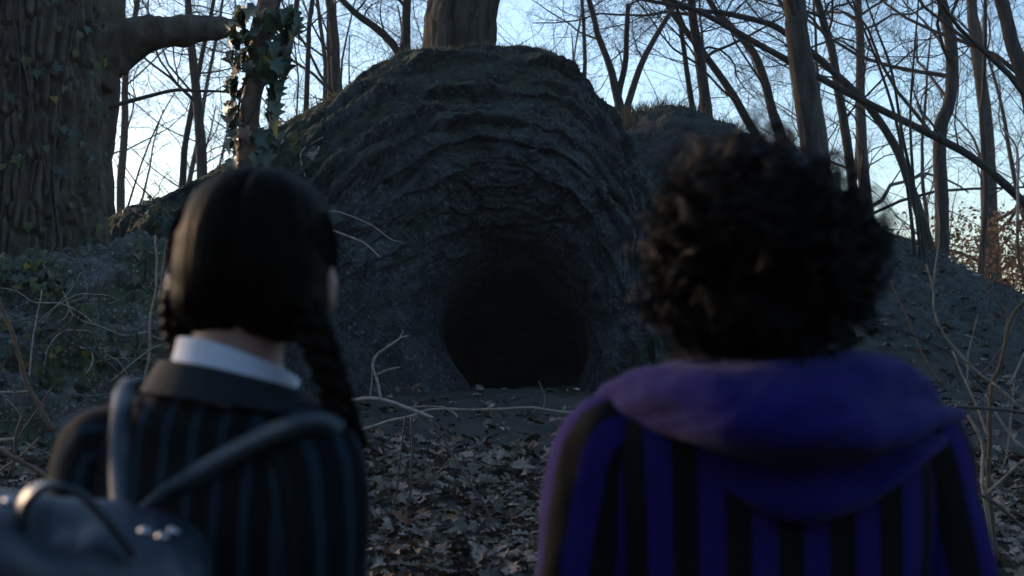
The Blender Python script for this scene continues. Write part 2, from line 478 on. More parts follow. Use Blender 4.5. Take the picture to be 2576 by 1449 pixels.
# ------------------------------------------------------------------ the mossy bank under the big oak
prof = np.array([(6.75, .45), (7.0, .80), (7.25, 1.08), (7.5, 1.34), (7.75, 1.60), (8.05, 1.80), (8.45, 1.90), (9.0, 1.95), (9.8, 1.98), (11, 1.95), (12.5, 1.4), (14, .9)])
nb, mb = 300, 330
pr = crom(prof, nb)
bx = np.linspace(-5.6, -1.35, mb)
X = np.broadcast_to(bx[None], (nb, mb)).copy(); Yb = np.broadcast_to(pr[:, 0][:, None], (nb, mb)).copy(); Zb = np.broadcast_to(pr[:, 1][:, None], (nb, mb)).copy()
fall = sstep(-2.1, -1.35, X)
Zb = Zb - fall * (Zb - .6) * .9
Yb = Yb + .45 * sstep(-2.9, -1.7, X) + .25 * np.sin(X * 2.1)
Qb = np.stack([X, Yb, Zb], -1)
Nb = normals(Qb)
if Nb[60, 150, 1] > 0: Nb = -Nb
db = .26 * fbm(Qb * 1.5 + 5, 4) + .10 * (1 - np.abs(fbm(Qb * 3.1 + 2, 3)) * 2.2) + .045 * fbm(Qb * 8, 4) + .018 * fbm(Qb * 24, 3) + .008 * fbm(Qb * 60, 2)
Qb = Qb + Nb * db[..., None]
bank = obj('rock_bank', raw_mesh('rock_bank', Qb.reshape(-1, 3), grid_faces(nb, mb)), MAT['bank'])
tag(bank, 'lichen speckled mossy rock bank below the big oak, overgrown with ivy', 'rock')

from mathutils.bvhtree import BVHTree
def bvh(Qg):
    n, m = Qg.shape[:2]
    return BVHTree.FromPolygons([tuple(q) for q in Qg.reshape(-1, 3)], grid_faces(n, m).tolist())
T_MOUND = bvh(Q2[::2, ::2]); T_BANK = bvh(Qb[::2, ::2])
def hit(u, v, trees=(T_MOUND, T_BANK)):
    """the rock point seen at a pixel, with its normal"""
    o = Vector((0, 0, CAM_Z)); dr = (Vector(P(u, v, 10)) - o).normalized()
    best = None
    for t in trees:
        loc, no, _, di = t.ray_cast(o, dr)
        if loc is not None and (best is None or di < best[2]): best = (loc, no if no.dot(dr) < 0 else -no, di)
    return best

# ------------------------------------------------------------------ trees
def wander(rng, p, d, length, n, jit, trop):
    pts = [p]; d = d / np.linalg.norm(d)
    for _ in range(n):
        d = d + rng.normal(0, jit, 3) + np.array((0, 0, trop))
        d /= np.linalg.norm(d)
        p = p + d * length / n
        pts.append(p)
    return np.array(pts)

def branch(mbd, rng, p, d, length, r, level, maxl, dens=1.0):
    n = (7, 6, 5, 4)[min(level, 3)]
    path = wander(rng, p, d, length, n, .17 + .05 * level, .035)
    rad = np.linspace(r, r * .35, n + 1)
    mbd.tube(path, rad, (7, 5, 4, 3)[min(level, 3)], cap=False)
    if level >= maxl: return
    k = max(2, int(round(rng.uniform(.75, 1.25) * (5, 6, 6, 4)[level] * dens)))
    for t in rng.uniform(.18, 1.0, k):
        i = min(int(t * n), n - 1)
        q = path[i] + (path[i + 1] - path[i]) * (t * n - i)
        ax = path[i + 1] - path[i]; ax /= np.linalg.norm(ax)
        s = rng.normal(size=3); s -= ax * s.dot(ax); s /= np.linalg.norm(s)
        a = rng.uniform(.5, 1.05)
        nd = ax * math.cos(a) + s * math.sin(a)
        branch(mbd, rng, q, nd, length * rng.uniform(.38, .62), max(r * (1 - .6 * t) * rng.uniform(.40, .56), .0017), level + 1, maxl, dens)

def limbs(mbd, rng, path, rad, count, t0, t1, length, maxl=3, dens=1.0, updir=.5):
    n = len(path) - 1
    for t in rng.uniform(t0, t1, count):
        i = min(int(t * n), n - 1)
        q = path[i] + (path[i + 1] - path[i]) * (t * n - i)
        r = np.interp(t * n, np.arange(n + 1), rad)
        a = rng.uniform(0, 2 * math.pi)
        d = np.array((math.cos(a), math.sin(a), rng.uniform(updir - .2, updir + .55)))
        branch(mbd, rng, q, d, length * rng.uniform(.6, 1.15), min(r * rng.uniform(.22, .38), .038), 0, maxl, dens)

def px_path(pts, Y):
    return np.array([P(p[0], p[1], p[2] if len(p) > 2 else Y) for p in pts])

def hero(label, pts, Y, rpx, up=4.0, n_limbs=6, length=2.2, t0=.25, mat_='bark', sides=14, foot=True, seed=0, name='bare_tree', flare=1.35, group=None, maxl=3, dens=1.0, extra=None):
    """a tree whose stem runs through the given pixels (top to bottom), on to the ground and up out of the picture"""
    rng = np.random.default_rng(seed + 100)
    path = px_path(pts, Y)[::-1]                       # bottom to top
    rr = np.array(rpx if np.ndim(rpx) else [rpx] * len(pts), float)[::-1] * path[:, 1] / F
    if foot:
        b = path[0].copy(); dirn = path[0] - path[1]; dirn /= max(.05, abs(dirn[2]))
        g = float(G(b[0], b[1])) - .12
        if b[2] - g > .02:
            k = b[2] - g
            b2 = b + dirn * k; b2[2] = g
            path = np.concatenate([[b2], path]); rr = np.concatenate([[rr[0] * flare], rr])
    dirn = path[-1] - path[-2]; dirn /= np.linalg.norm(dirn)
    tip = [path[-1] + dirn * up * f + np.array((rng.normal(0, .06) * up * f, rng.normal(0, .06) * up * f, .1 * up * f)) for f in (.33, .66, 1.0)]
    path = np.concatenate([path, tip]); rr = np.concatenate([rr, [rr[-1] * .8, rr[-1] * .55, rr[-1] * .15]])
    m = max(24, len(path) * (20 if sides >= 24 else 8))
    path, rr = crom(path, m), np.interp(np.linspace(0, 1, m), np.linspace(0, 1, len(rr)), rr)
    base = path[0] + np.array((0, 0, .1))
    t = thing(name, label, 'tree', base, group)
    mbd = MB(); g = tube_grid(path, rr, sides)
    th = fbm(g * 3.0 / max(.15, rr[0] * 6), 3)
    cen = g.mean(1, keepdims=True)
    g = cen + (g - cen) * (1 + .14 * th[..., None])
    if sides >= 24:                                    # furrowed bark on the stout trunks
        un = (g - cen) / (np.linalg.norm(g - cen, axis=-1)[..., None] + 1e-9)
        q_ = np.concatenate([un[..., :2] * sides / 7, g[..., 2:] * 1.3], -1)
        g = g + un * (np.minimum(rr, .4).reshape(-1)[np.clip(np.arange(len(g)) - 1, 0, len(rr) - 1)][:, None, None] * .16 * (.5 - np.abs(fbm(q_, 3))[..., None] * 2))
    mbd.grid(g, True, .5)
    mbd.build('trunk', MAT[mat_], t)
    if n_limbs:
        cr = MB(); limbs(cr, rng, path, rr, n_limbs, t0, .97, length, maxl, dens)
        for e in (extra or []):
            ep = crom(px_path(e[0], Y), 14); er = np.linspace(e[1], e[2], 14) * Y / F
            cr.tube(ep, er, 6)
            limbs(cr, rng, ep, er, 3, .3, 1, .7, 2, .8)
        cr.build('crown', MAT['twig'], t)
    return t, path, rr

# -- big oak on the bank, with plated bark
oak_c = P(55, 400, 9.0); OAK_R = .485
zt = np.linspace(1.55, 7.2, 560); th = np.linspace(0, 2 * math.pi, 340, endpoint=False)
ZZ, TH = np.meshgrid(zt, th, indexing='ij')
rad = OAK_R * (1 + .30 * np.exp(-(ZZ - 1.6) / .28) * (1 + .3 * np.sin(TH * 5 + 1)) - .022 * (ZZ - 2)) * (1 + .03 * np.sin(TH * 3 + ZZ * .6))
lean = -.008 * (ZZ - 2)
base_pts = np.stack([oak_c[0] + lean + rad * np.cos(TH), oak_c[1] + rad * np.sin(TH), ZZ], -1)
wv = fbm(base_pts * 3.2, 3)
cell = np.stack([np.cos(TH) * OAK_R / .045 + wv * .7, np.sin(TH) * OAK_R / .045 + wv * .5, ZZ / .23 + wv * 1.1], -1)
f1, f2 = worley(cell)
plate = sstep(.02, .34, f2 - f1)
dd = .052 * plate - .035 + .012 * fbm(base_pts * 38, 3) + .02 * fbm(base_pts * 2.5, 2)
nrm = np.stack([np.cos(TH), np.sin(TH), 0 * TH], -1)
oakV = base_pts + nrm * dd[..., None]
oak = thing('oak_tree', 'massive oak with deeply plated bark standing on the ivy covered bank', 'tree', (oak_c[0], oak_c[1], 1.7))
MB().grid(oakV, True, .5).build('trunk', MAT['oak'], oak)
oc = MB(); rg = np.random.default_rng(5)
limbs(oc, rg, np.array([(oak_c[0], oak_c[1], z) for z in np.linspace(4.4, 7.4, 12)]), np.full(12, .3), 7, .05, 1, 3.6, 3)
oc.build('crown', MAT['twig'], oak)

# -- second oak close behind it with a thick broken limb
t2, p2, r2 = hero('thick oak behind the massive one, stretching out a broken level limb', [(236, 30), (232, 150), (232, 260), (222, 400), (222, 560)], 10.6, [72, 66, 62, 60, 64], 3, 5, 2.5, .7, 'oak', 40, seed=2, name='oak_tree')
lm = MB(); lp = crom(px_path([(225, 170), (285, 118), (350, 92), (430, 80), (510, 72), (560, 70), (588, 74)], 10.5), 40)
lr = np.interp(np.linspace(0, 1, 40), [0, .15, .33, .5, .7, .88, .96, 1], [80, 72, 50, 40, 32, 24, 15, 5]) * 10.5 / F
g = tube_grid(lp, lr, 26); cen = g.mean(1, keepdims=True)
g = cen + (g - cen) * (1 + .38 * fbm(g * 6, 4)[..., None] + .16 * fbm(g * np.array((12, 40, 40)), 2)[..., None]); g[-6:, :, 0] += .10 * fbm(g[-6:] * 30, 2)
lm.grid(g, True, .5)
for k in range(7):
    a_ = P(552 + 3 * k, 62 + 3.4 * k, 10.5); lm.tube(np.array([a_ - np.array((.12, 0, 0)), a_, a_ + np.array((.05 + .05 * (k % 3), 0, .01 * (3 - k)))]), [.03, .02, .002], 6)
lm.build('broken_limb', MAT['oak'], t2)
sm = MB(); sp = crom(px_path([(245, 277), (300, 262), (370, 243), (440, 227), (500, 229), (552, 230), (600, 236)], 10.5), 30)
sm.tube(sp, np.linspace(6.5, 2.5, 30) * 10.5 / F, 8)
limbs(sm, np.random.default_rng(3), sp, np.linspace(.018, .006, 30), 5, .2, 1, .6, 2, .7)
sm.tube(crom(px_path([(300, 183), (318, 180), (345, 155), (392, 118)], 10.5), 16), np.linspace(3, 4.5, 16) * 10.5 / F, 6)
sm.build('side_branch', MAT['twig'], t2)

# -- ivy clad slender tree
ivt, ivp, ivr = hero('slender pale trunk wrapped in hanging ivy leaves', [(672, 20), (655, 110), (640, 200), (628, 290), (622, 350), (618, 430)], 6.6, [27, 26, 25, 25, 25, 26], 2.2, 4, 1.2, .75, 'brownstem', 20, seed=5, name='ivy_clad_tree')

# -- trees behind the mound and on the hillside
H = []
H.append(hero('broad old trunk rising behind the flat top of the mound', [(1165, 20), (1163, 70), (1158, 120), (1155, 160)], 13.6, [86, 87, 88, 90], 4, 5, 2.6, .6, 'bark', 90, seed=8, flare=1.15))
H.append(hero('thin straight trunk beside the shoulder of the mound, forking low', [(1023, 20), (1022, 80), (1020, 135), (1020, 170)], 14.5, [11, 11, 12, 13], 3, 6, 1.8, .5, seed=9, extra=[([(1012, 150), (985, 108), (945, 70), (900, 38), (850, -10)], 12, 8)]))
H.append(hero('grey tree with crooked forks seen under the broken oak limb', [(474, 20), (479, 90), (494, 233), (503, 333), (508, 430)], 18, [9, 10, 12, 13, 14], 4, 10, 2.6, .3, seed=10))
H.append(hero('thin twin stem leaning away from the grey forked tree', [(540, -10), (512, 120), (489, 240), (465, 370), (460, 450)], 18.5, [5, 6, 7, 8, 9], 4, 8, 2.0, .3, seed=11))
H.append(hero('slim tree just past the ivy leaves, slanting upward', [(745, 20), (728, 120), (700, 240), (683, 330)], 15, [7, 8, 9, 10], 4, 8, 2.0, .3, seed=12))
H.append(hero('thin pole-like tree between the ivy trunk and mound slope', [(783, 20), (776, 120), (770, 270)], 17, [6, 6, 7], 4, 9, 2.0, .2, seed=13))
H.append(hero('three-stemmed tree rooted in grass on the hillside crest', [(1490, 30), (1505, 90), (1535, 170), (1552, 240)], 14, [7, 8, 9, 11], 3, 7, 1.8, .3, seed=14,
              extra=[([(1552, 320), (1556, 240), (1573, 160), (1576, 90), (1580, 10)], 9, 6), ([(1560, 330), (1585, 245), (1612, 165), (1645, 100), (1690, 25)], 10, 6)]))
H.append(hero('upright dark tree among thin stems above the curly hair', [(1741, 25), (1757, 117), (1767, 200), (1781, 300)], 15, [11, 13, 14, 15], 4, 9, 2.2, .25, seed=15))
H.append(hero('narrow stem just beside the upright dark tree', [(1705, 30), (1717, 100), (1731, 200), (1744, 290)], 16, [5, 6, 7, 8], 3, 7, 1.8, .2, seed=16))
H.append(hero('slanting smooth trunk leaning over the hillside crest', [(1690, 30), (1717, 67), (1774, 140), (1840, 233), (1890, 320)], 16, [7, 8, 9, 10, 11], 3, 8, 2.0, .2, seed=17))
H.append(hero('pale slanting tree with a forked foot above the dark hair', [(1790, 10), (1807, 37), (1884, 117), (1917, 183), (1944, 283), (1966, 345)], 17, [8, 9, 10, 11, 12, 14], 3, 8, 2.0, .2, seed=18))
H.append(hero('stout dark trunk with rough bark, thickest of those beyond the curly head', [(2000, 15), (2003, 60), (2012, 133), (2027, 233), (2044, 367), (2060, 470)], 12.2, [26, 27, 28, 29, 31, 33], 4, 6, 2.4, .55, 'bark', 40, seed=19))
H.append(hero('slim bare trunk with a slight kink next to the stout one', [(2060, 15), (2070, 50), (2094, 133), (2107, 217), (2127, 333), (2147, 480), (2163, 570)], 16, [9, 10, 11, 11, 12, 12, 13], 4, 10, 2.2, .3, seed=20))
H.append(hero('S-curved bare tree bending back above the slope', [(2372, 15), (2391, 100), (2396, 200), (2386, 267), (2367, 317), (2364, 400), (2368, 480), (2370, 600), (2366, 670)], 16.5, [13, 15, 16, 16, 17, 17, 17, 18, 20], 4, 11, 2.6, .35, seed=21))
H.append(hero('dark leaning trunk entering at the upper corner', [(2522, 10), (2544, 100), (2567, 167), (2592, 250), (2610, 420), (2615, 700)], 13, [16, 18, 19, 20, 21, 23], 4, 9, 2.6, .3, 'bark', 24, seed=22))
H.append(hero('long thin trunk fallen diagonally through the other trees', [(1700, 5), (1781, 40), (1924, 120), (2051, 190), (2184, 260), (2351, 343), (2451, 400), (2550, 485), (2640, 580)], 14, [6, 7, 8, 9, 9, 10, 10, 11, 12], 1.5, 8, 1.3, .1, seed=23, maxl=2))
H.append(hero('bowed tree arching from the slope across the stout trunk', [(1770, 28), (1817, 32), (1934, 60), (1984, 90), (2051, 140), (2117, 200), (2184, 267), (2251, 367), (2290, 467), (2345, 640)], 15, [6, 7, 8, 8, 9, 10, 10, 11, 12, 14], 1.5, 9, 1.6, .1, seed=24, maxl=2))
H.append(hero('hazy pale trunk with a wide foot in the far wood', [(2480, 300), (2487, 480), (2490, 600), (2494, 700), (2502, 770)], 27, [16, 20, 23, 26, 34], 6, 10, 4, .2, seed=25))
H.append(hero('knotty thin tree in front of the hazy pale trunk', [(2478, 120), (2474, 233), (2470, 300), (2480, 480), (2470, 640)], 18, [5, 6, 7, 7, 8], 3, 9, 1.8, .15, seed=26))
for k, (pts, yy) in enumerate([([(2150, 15), (2217, 183), (2257, 317), (2284, 480), (2303, 650)], 12.6), ([(2200, 60), (2243, 180), (2272, 350), (2310, 520), (2328, 660)], 12.8), ([(2300, 130), (2290, 300), (2300, 480), (2318, 660)], 12.7)]):
    H.append(hero(['tallest whip-thin sapling of the clump on the slope', 'middle whip-thin sapling of the clump on the slope', 'shortest whip-thin sapling of the clump on the slope'][k], pts, yy, [2.5, 3.5, 4, 4.5, 5][:len(pts)], 1.6, 7, .9, .35, seed=30 + k, maxl=2, name='sapling', group='saplings on the slope', dens=.8))

# -- the wood behind: bare trees, copies of a few
far_label = 'bare tree of the dense twiggy wood behind the mound'
protos = []
for k in range(9):
    rng = np.random.default_rng(200 + k)
    hgt = rng.uniform(6.5, 9.5); n = 26
    path = wander(rng, np.zeros(3), np.array((rng.normal(0, .08), rng.normal(0, .08), 1)), hgt, n, .045, .03)
    path[0, 2] = -.3
    rr = np.linspace(.10, .015, n + 1) * rng.uniform(.6, 1.2)
    tm = MB().tube(path, rr, 9).mesh('trunk'); tm.materials.append(MAT['bark'])
    cr = MB(); limbs(cr, rng, path, rr, 14, .14, .98, 3.0, 3, .85)
    cm = cr.mesh('crown'); cm.materials.append(MAT['twig'])
    tm['local'] = cm['local'] = True
    protos.append((tm, cm))
def place_far(x, y, k, s, rz):
    t = thing('bare_tree', far_label, 'tree', (x, y, float(G(x, y, False))), 'trees of the wood behind')
    t.rotation_euler = (0, 0, rz); t.scale = (s, s, s)
    tm, cm = protos[k % len(protos)]
    for nm, me in (('trunk', tm), ('crown', cm)):
        o = bpy.data.objects.new(nm, me); COL.objects.link(o); o.parent = t
rg = np.random.default_rng(77)
for k in range(36):
    y = 20 + 32 * (k / 36) ** 1.1 + rg.uniform(-1, 1)
    x = rg.uniform(-.48, .46) * y
    place_far(x, y, k, rg.uniform(.8, 1.3), rg.uniform(0, 6.28))

# -- withered leafy shrubs low in the wood
def shrub(label, u, v, Y, w, h, n, seed, m='brownleaf'):
    rng = np.random.default_rng(seed)
    b = P(u, v, Y); b[2] = float(G(b[0], b[1], False))
    t = thing('withered_shrub', label, 'shrub', b)
    st = MB(); lf = MB()
    for k in range(16):
        a = rng.uniform(0, 6.28)
        p = wander(rng, b + np.array((math.cos(a), math.sin(a), 0)) * .2 * w, np.array((math.cos(a) * .5, math.sin(a) * .5, 1)), h * rng.uniform(.6, 1.1), 6, .15, .02)
        st.tube(p, np.linspace(.018, .004, 7), 4, cap=False)
        limbs(st, rng, p, np.linspace(.018, .004, 7), 4, .2, 1, .9, 1, .7)
    c0 = np.stack([rng.normal(0, .42 * w, n) + b[0], rng.normal(0, .42 * w, n) + b[1], b[2] + rng.uniform(.05, 1, n) ** .8 * h], -1)
    e1 = rng.normal(size=(n, 3)); e1 /= np.linalg.norm(e1, axis=1)[:, None]
    e2 = np.cross(e1, rng.normal(size=(n, 3))); e2 /= np.linalg.norm(e2, axis=1)[:, None]
    s = rng.uniform(.025, .055, n)[:, None]
    Vq = np.stack([c0 - e1 * s, c0 + e2 * s * .55, c0 + e1 * s, c0 - e2 * s * .55], 1).reshape(-1, 3)
    lf.add(Vq, np.arange(4 * n).reshape(-1, 4), np.repeat(rng.uniform(0, 1, n), 4))
    st.build('stems', MAT['twig'], t)
    o = lf.build('foliage', MAT[m], t, smooth=False); o['kind'] = 'stuff'
for k, (u, Y, w, h) in enumerate([(2560, 24, 2.2, 2.4), (2440, 30, 2.6, 2.2), (2640, 19, 1.6, 1.7), (330, 30, 2.6, 2.4), (420, 24, 1.6, 1.6), (2330, 34, 2.6, 2.0)]):
    shrub(['russet leafed shrub at the edge of the far wood', 'withered brown shrub around the hazy pale trunk', 'low rust coloured shrub closest to the picture edge', 'brown thicket in the gap behind the oaks', 'smaller withered shrub in the gap behind the oaks', 'distant brown shrub above the slope'][k], u, 850, Y, w, h, 2600, 400 + k)

# ------------------------------------------------------------------ ivy
def ivy_leaf_mesh(name, seed, fold=.25):
    rng = np.random.default_rng(seed)
    out = [(0, 0), (.22, -.12), (.50, .05), (.34, .28), (.62, .46), (.28, .60), (0, 1.0), (-.28, .60), (-.62, .46), (-.34, .28), (-.50, .05), (-.22, -.12)]
    out = np.array(out) * (1 + rng.normal(0, .05, (12, 2)))
    V = [(0, .32, .02)] + [(x, y, fold * (abs(x) ** 1.2) - .25 * y * y * rng.uniform(.6, 1.3) + rng.normal(0, .02)) for x, y in out]
    V = np.array(V)
    V = np.concatenate([V, [(.012, 0, 0), (-.012, 0, 0), (-.012, -.35, -.18), (.012, -.35, -.18)]])
    Fq = [(0, 1 + i, 1 + (i + 1) % 12) for i in range(12)] + [(13, 14, 15), (13, 15, 16)]
    return raw_mesh(name, V, np.array(Fq), smooth=False)
IVY = {}
for mk in ('ivy', 'ivyold', 'ivyyellow', 'ivyolive'):
    IVY[mk] = []
    for k in range(4):
        me = ivy_leaf_mesh('leaf', 50 + k, (.15, .35, .6, .9)[k]); me.materials.append(MAT[mk]); me['local'] = True
        IVY[mk].append(me)
def put_leaf(par, p, no, tipdir, size, kind, rng):
    """one leaf, lying in the plane of no with its tip along tipdir"""
    no = Vector(no).normalized(); t = Vector(tipdir); t = (t - no * t.dot(no)).normalized()
    x = t.cross(no)
    M3 = Matrix((x, t, no)).transposed().to_4x4()
    o = bpy.data.objects.new('leaf', IVY[kind][rng.integers(4)]); COL.objects.link(o)
    o.parent = par
    o.matrix_local = Matrix.Translation(Vector(p) - par.location) @ M3 @ Matrix.Scale(size, 4)
    return o

# on the slender trunk: a hanging curtain
rng = np.random.default_rng(61)
iv = thing('ivy_vine', 'dense curtain of dark ivy hanging round the slender pale trunk', 'ivy', P(622, 430, 6.55))
for k in range(3):
    t = np.linspace(.15, .75, 60); idx = (t * (len(ivp) - 1)).astype(int)
    a = t * 9 + k * 2.1
    r = ivr[idx] + .008
    MB().tube(ivp[idx] + np.stack([np.cos(a) * r, np.sin(a) * r, 0 * a], -1), .006 - .001 * k, 5).build('vine_stem', MAT['darkstem'], iv)
for k in range(150):
    v = 15 + 395 * rng.beta(1.0, 1.7)
    uc = np.interp(v, [20, 110, 200, 290, 350, 430], [672, 655, 640, 628, 622, 618])
    sp = np.interp(v, [20, 150, 260, 330, 420], [72, 66, 56, 46, 42])
    u = uc + rng.choice([-1, 1]) * sp * rng.uniform(.05, 1.0) ** .7
    if v > 230 and abs(u - uc) < 24 and rng.random() < .8: continue
    p = P(u, v, 6.6 - .02 - .10 * rng.random() * (1 if abs(u - uc) < sp * .6 else .2))
    out = np.array((u - uc, -45 * rng.uniform(.3, 1.5), rng.uniform(-5, 35)))
    put_leaf(iv, p, out, (rng.normal(0, .45) + (u - uc) * .008, rng.normal(0, .3), -1), rng.uniform(.05, .095), rng.choice(['ivy', 'ivyold', 'ivyyellow'], p=[.74, .18, .08]), rng)

# on the oak: flat climbing leaves
iv2 = thing('ivy_vine', 'climbing ivy with yellowing leaves spread over the massive oak trunk', 'ivy', (oak_c[0] + .3, oak_c[1] - .4, 1.8))
for k in range(4):
    zz = np.linspace(1.9, 4.2, 50); a = -1.9 + .42 * k + .22 * np.sin(zz * 2 + k * 2) 
    r = OAK_R * (1 - .02 * (zz - 2)) + .028
    MB().tube(np.stack([oak_c[0] + r * np.cos(a), oak_c[1] + r * np.sin(a), zz], -1), .006, 5).build('vine_stem', MAT['darkstem'], iv2)
for k in range(75):
    z = rng.uniform(1.95, 4.3); a = rng.choice([-1.55, -1.15, -.75, -.25, .0]) + .22 * math.sin(z * 2) + rng.normal(0, .13)
    r = OAK_R * (1 - .022 * (z - 2)) + rng.uniform(.035, .07)
    n = (math.cos(a) + rng.normal(0, .25), math.sin(a) + rng.normal(0, .25), rng.uniform(0, .6))
    put_leaf(iv2, (oak_c[0] + r * math.cos(a), oak_c[1] + r * math.sin(a), z), n, (rng.normal(0, .5), 0, -1), rng.uniform(.04, .075), rng.choice(['ivy', 'ivyolive', 'ivyyellow'], p=[.4, .54, .06]), rng)

# over the bank and the near edge of the mound
iv3 = thing('ivy_patch', 'low ivy creeping over the mossy bank at the oak foot', 'ivy', P(120, 800, 8))
zones = [(60, 690, 70, 34, 70), (140, 720, 60, 45, 30), (60, 870, 60, 60, 26), (230, 860, 90, 60, 22), (360, 640, 50, 60, 22), (390, 540, 50, 28, 34), (330, 900, 60, 50, 18), (120, 960, 70, 40, 14), (460, 560, 40, 40, 14)]
for (cu, cv, su, sv, n) in zones:
    for k in range(n):
        h = hit(cu + rng.normal(0, su * .55), cv + rng.normal(0, sv * .55))
        if h is None: continue
        no = h[1] + Vector((rng.normal(0, .35), -.3 + rng.normal(0, .3), .4 + rng.normal(0, .3)))
        put_leaf(iv3, h[0] + h[1] * rng.uniform(.015, .06), no, (rng.normal(0, .7), -.3, -1), rng.uniform(.03, .065), rng.choice(['ivy', 'ivyolive', 'ivyyellow', 'ivyold'], p=[.46, .40, .06, .08]), rng)
def rock_path(pts, lift=.02, n=30):
    q = []
    for p in pts:
        h = hit(*p[:2]); 
        q.append(np.array(h[0] + h[1] * lift) if h else P(p[0], p[1], 8.5))
    return crom(np.array(q), n)
for pts in ([(20, 700), (80, 690), (150, 700), (220, 680)], [(60, 850), (140, 830), (230, 870), (330, 850)], [(330, 540), (390, 545), (440, 520)], [(350, 600), (370, 680), (360, 760)]):
    MB().tube(rock_path(pts), .005, 5).build('vine_stem', MAT['darkstem'], iv3)
iv4 = thing('ivy_sprig', 'few large olive ivy leaves on the mound slope beside the slender trunk', 'ivy', P(770, 380, 10))
vs = MB(); vs.tube(rock_path([(755, 440), (770, 395), (800, 340)], .05), .006, 5); vs.build('vine_stem', MAT['drytwig'], iv4)
for (u, v) in [(748, 375), (770, 388), (805, 385), (735, 350), (715, 370), (790, 400), (760, 355), (745, 345), (700, 350)]:
    h = hit(u, v)
    if h: put_leaf(iv4, h[0] + h[1] * .05, h[1] + Vector((0, -.5, .2)), (rng.normal(0, .4), -.2, -1), rng.uniform(.07, .11), rng.choice(['ivyolive', 'ivy', 'ivyold'], p=[.6, .25, .15]), rng)

# ------------------------------------------------------------------ dead leaves
def oak_leaf(seed):
    rng = np.random.default_rng(seed)
    n = 9; ys_ = np.linspace(0, 1, n); half = []
    for i, y in enumerate(ys_):
        w = .34 * math.sin(math.pi * min(1, y * .92 + .05)) ** .8
        half.append(w * (1.15 if i % 2 else .55) * rng.uniform(.8, 1.2))
    half[0] = .02; half[-1] = .06
    cu, cv, tw = rng.normal(0, .55), rng.normal(0, .5), rng.normal(0, .5)
    V = []
    for y, w in zip(ys_, half):
        for s in (-1, 0, 1):
            x = s * w; yy = y + (.07 if s else 0)
            z = cu * 1.3 * x * x + cv * .5 * (y - .5) ** 2 + tw * x * (y - .5) + .05 * abs(s) + rng.normal(0, .035)
            V.append((x, yy - .5, z))
    V += [(-.012, -.5, 0), (.012, -.5, 0), (.012, -.68, .03), (-.012, -.68, .03)]
    V = np.array(V); V[:, 2] -= V[:, 2].min()
    Fq = []
    for i in range(n - 1):
        for j in (0, 1):
            a = i * 3 + j; Fq.append((a, a + 1, a + 4, a + 3))
    Fq.append((27, 28, 29, 30))
    return V, np.array(Fq)
LEAVES = [oak_leaf(s) for s in range(14)]
def litter(n, xy, size, seed, lift=.03):
    rng = np.random.default_rng(seed); mbd = MB()
    XY = np.array([xy(rng) for k in range(n)]); zz_ = G_FULL(XY[:, 0], XY[:, 1])
    for k in range(n):
        x, y = XY[k]
        Vl, Fl = LEAVES[rng.integers(14)]
        s = rng.uniform(*size)
        A = rot('Z', rng.uniform(0, 6.28)) @ rot('X', rng.normal(0, .38)) @ rot('Y', rng.normal(0, .38))
        mbd.add((Vl * s) @ A.T + np.array((x, y, zz_[k] + rng.uniform(.002, lift))), Fl, rng.random())
    return mbd
def G_FINE(x, y):
    x = np.atleast_1d(float(x)); y = np.atleast_1d(float(y))
    return float(G_FULL(x, y)[0])
def xy_near(rng):
    y = 3.2 + 4.0 * rng.random() ** .9; return rng.uniform(-.56, .50) * y, y
def xy_mid(rng):
    y = 6.6 + 2.2 * rng.random() ** 1.6; return rng.uniform(-.36, .42) * y, y
def xy_far(rng):
    y = rng.uniform(8, 11.5); return (rng.uniform(-.14, .46) * y if rng.random() < .8 else rng.uniform(.2, .46) * y), y
def xy_slope(rng):
    return rng.uniform(1.8, 5.4), rng.uniform(9.4, 13.4)
def xy_wood(rng):
    y = rng.uniform(17, 34); return rng.uniform(.2, .46) * y, y
lit = MB()
for part in (litter(8600, xy_near, (.04, .095), 1, .05), litter(900, xy_mid, (.045, .09), 2, .03), litter(260, xy_far, (.06, .11), 3, .02), litter(1400, xy_wood, (.08, .16), 4, .05), litter(420, xy_slope, (.05, .10), 5, .03)):
    lit.v += part.v; lit.a += part.a; lit.f += [f + lit.n for f in part.f]; lit.n += part.n
lo = lit.build('leaf_litter', MAT['litter'], None, smooth=False)
lo['kind'] = 'stuff'; lo['label'] = 'carpet of dead oak leaves covering the forest floor'
loose = []
for mk in ('leafobj', 'russet'):
    for Vl, Fl in LEAVES[:8]:
        me = raw_mesh('fallen_leaf', Vl, Fl, smooth=False); me.materials.append(MAT[mk]); me['local'] = True
        loose.append(me)
rng = np.random.default_rng(91)
for k in range(300):
    if k < 255:
        u = rng.uniform(925, 1420); y = 4.75 + 3.0 * rng.random() ** 1.5; x = (u - 1288) / F * y
    else:
        u = rng.uniform(2330, 2576); y = rng.uniform(5.2, 9); x = (u - 1288) / F * y
    russet = rng.random() < .12
    o = bpy.data.objects.new('fallen_leaf', loose[rng.integers(8) + (8 if russet else 0)]); COL.objects.link(o)
    s = rng.uniform(.055, .11)
    o.scale = (s, s, s); o.rotation_euler = (rng.normal(0, .35), rng.normal(0, .35), rng.uniform(0, 6.28))
    o.location = (x, y, G_FINE(x, y) + rng.uniform(.03, .055))
    tag(o, 'curled russet oak leaf lying on the grey leaf carpet' if russet else 'curled dry grey-brown oak leaf lying on top of the leaf carpet', 'leaf', 'russet leaves on the ground' if russet else 'grey-brown leaves on the ground')

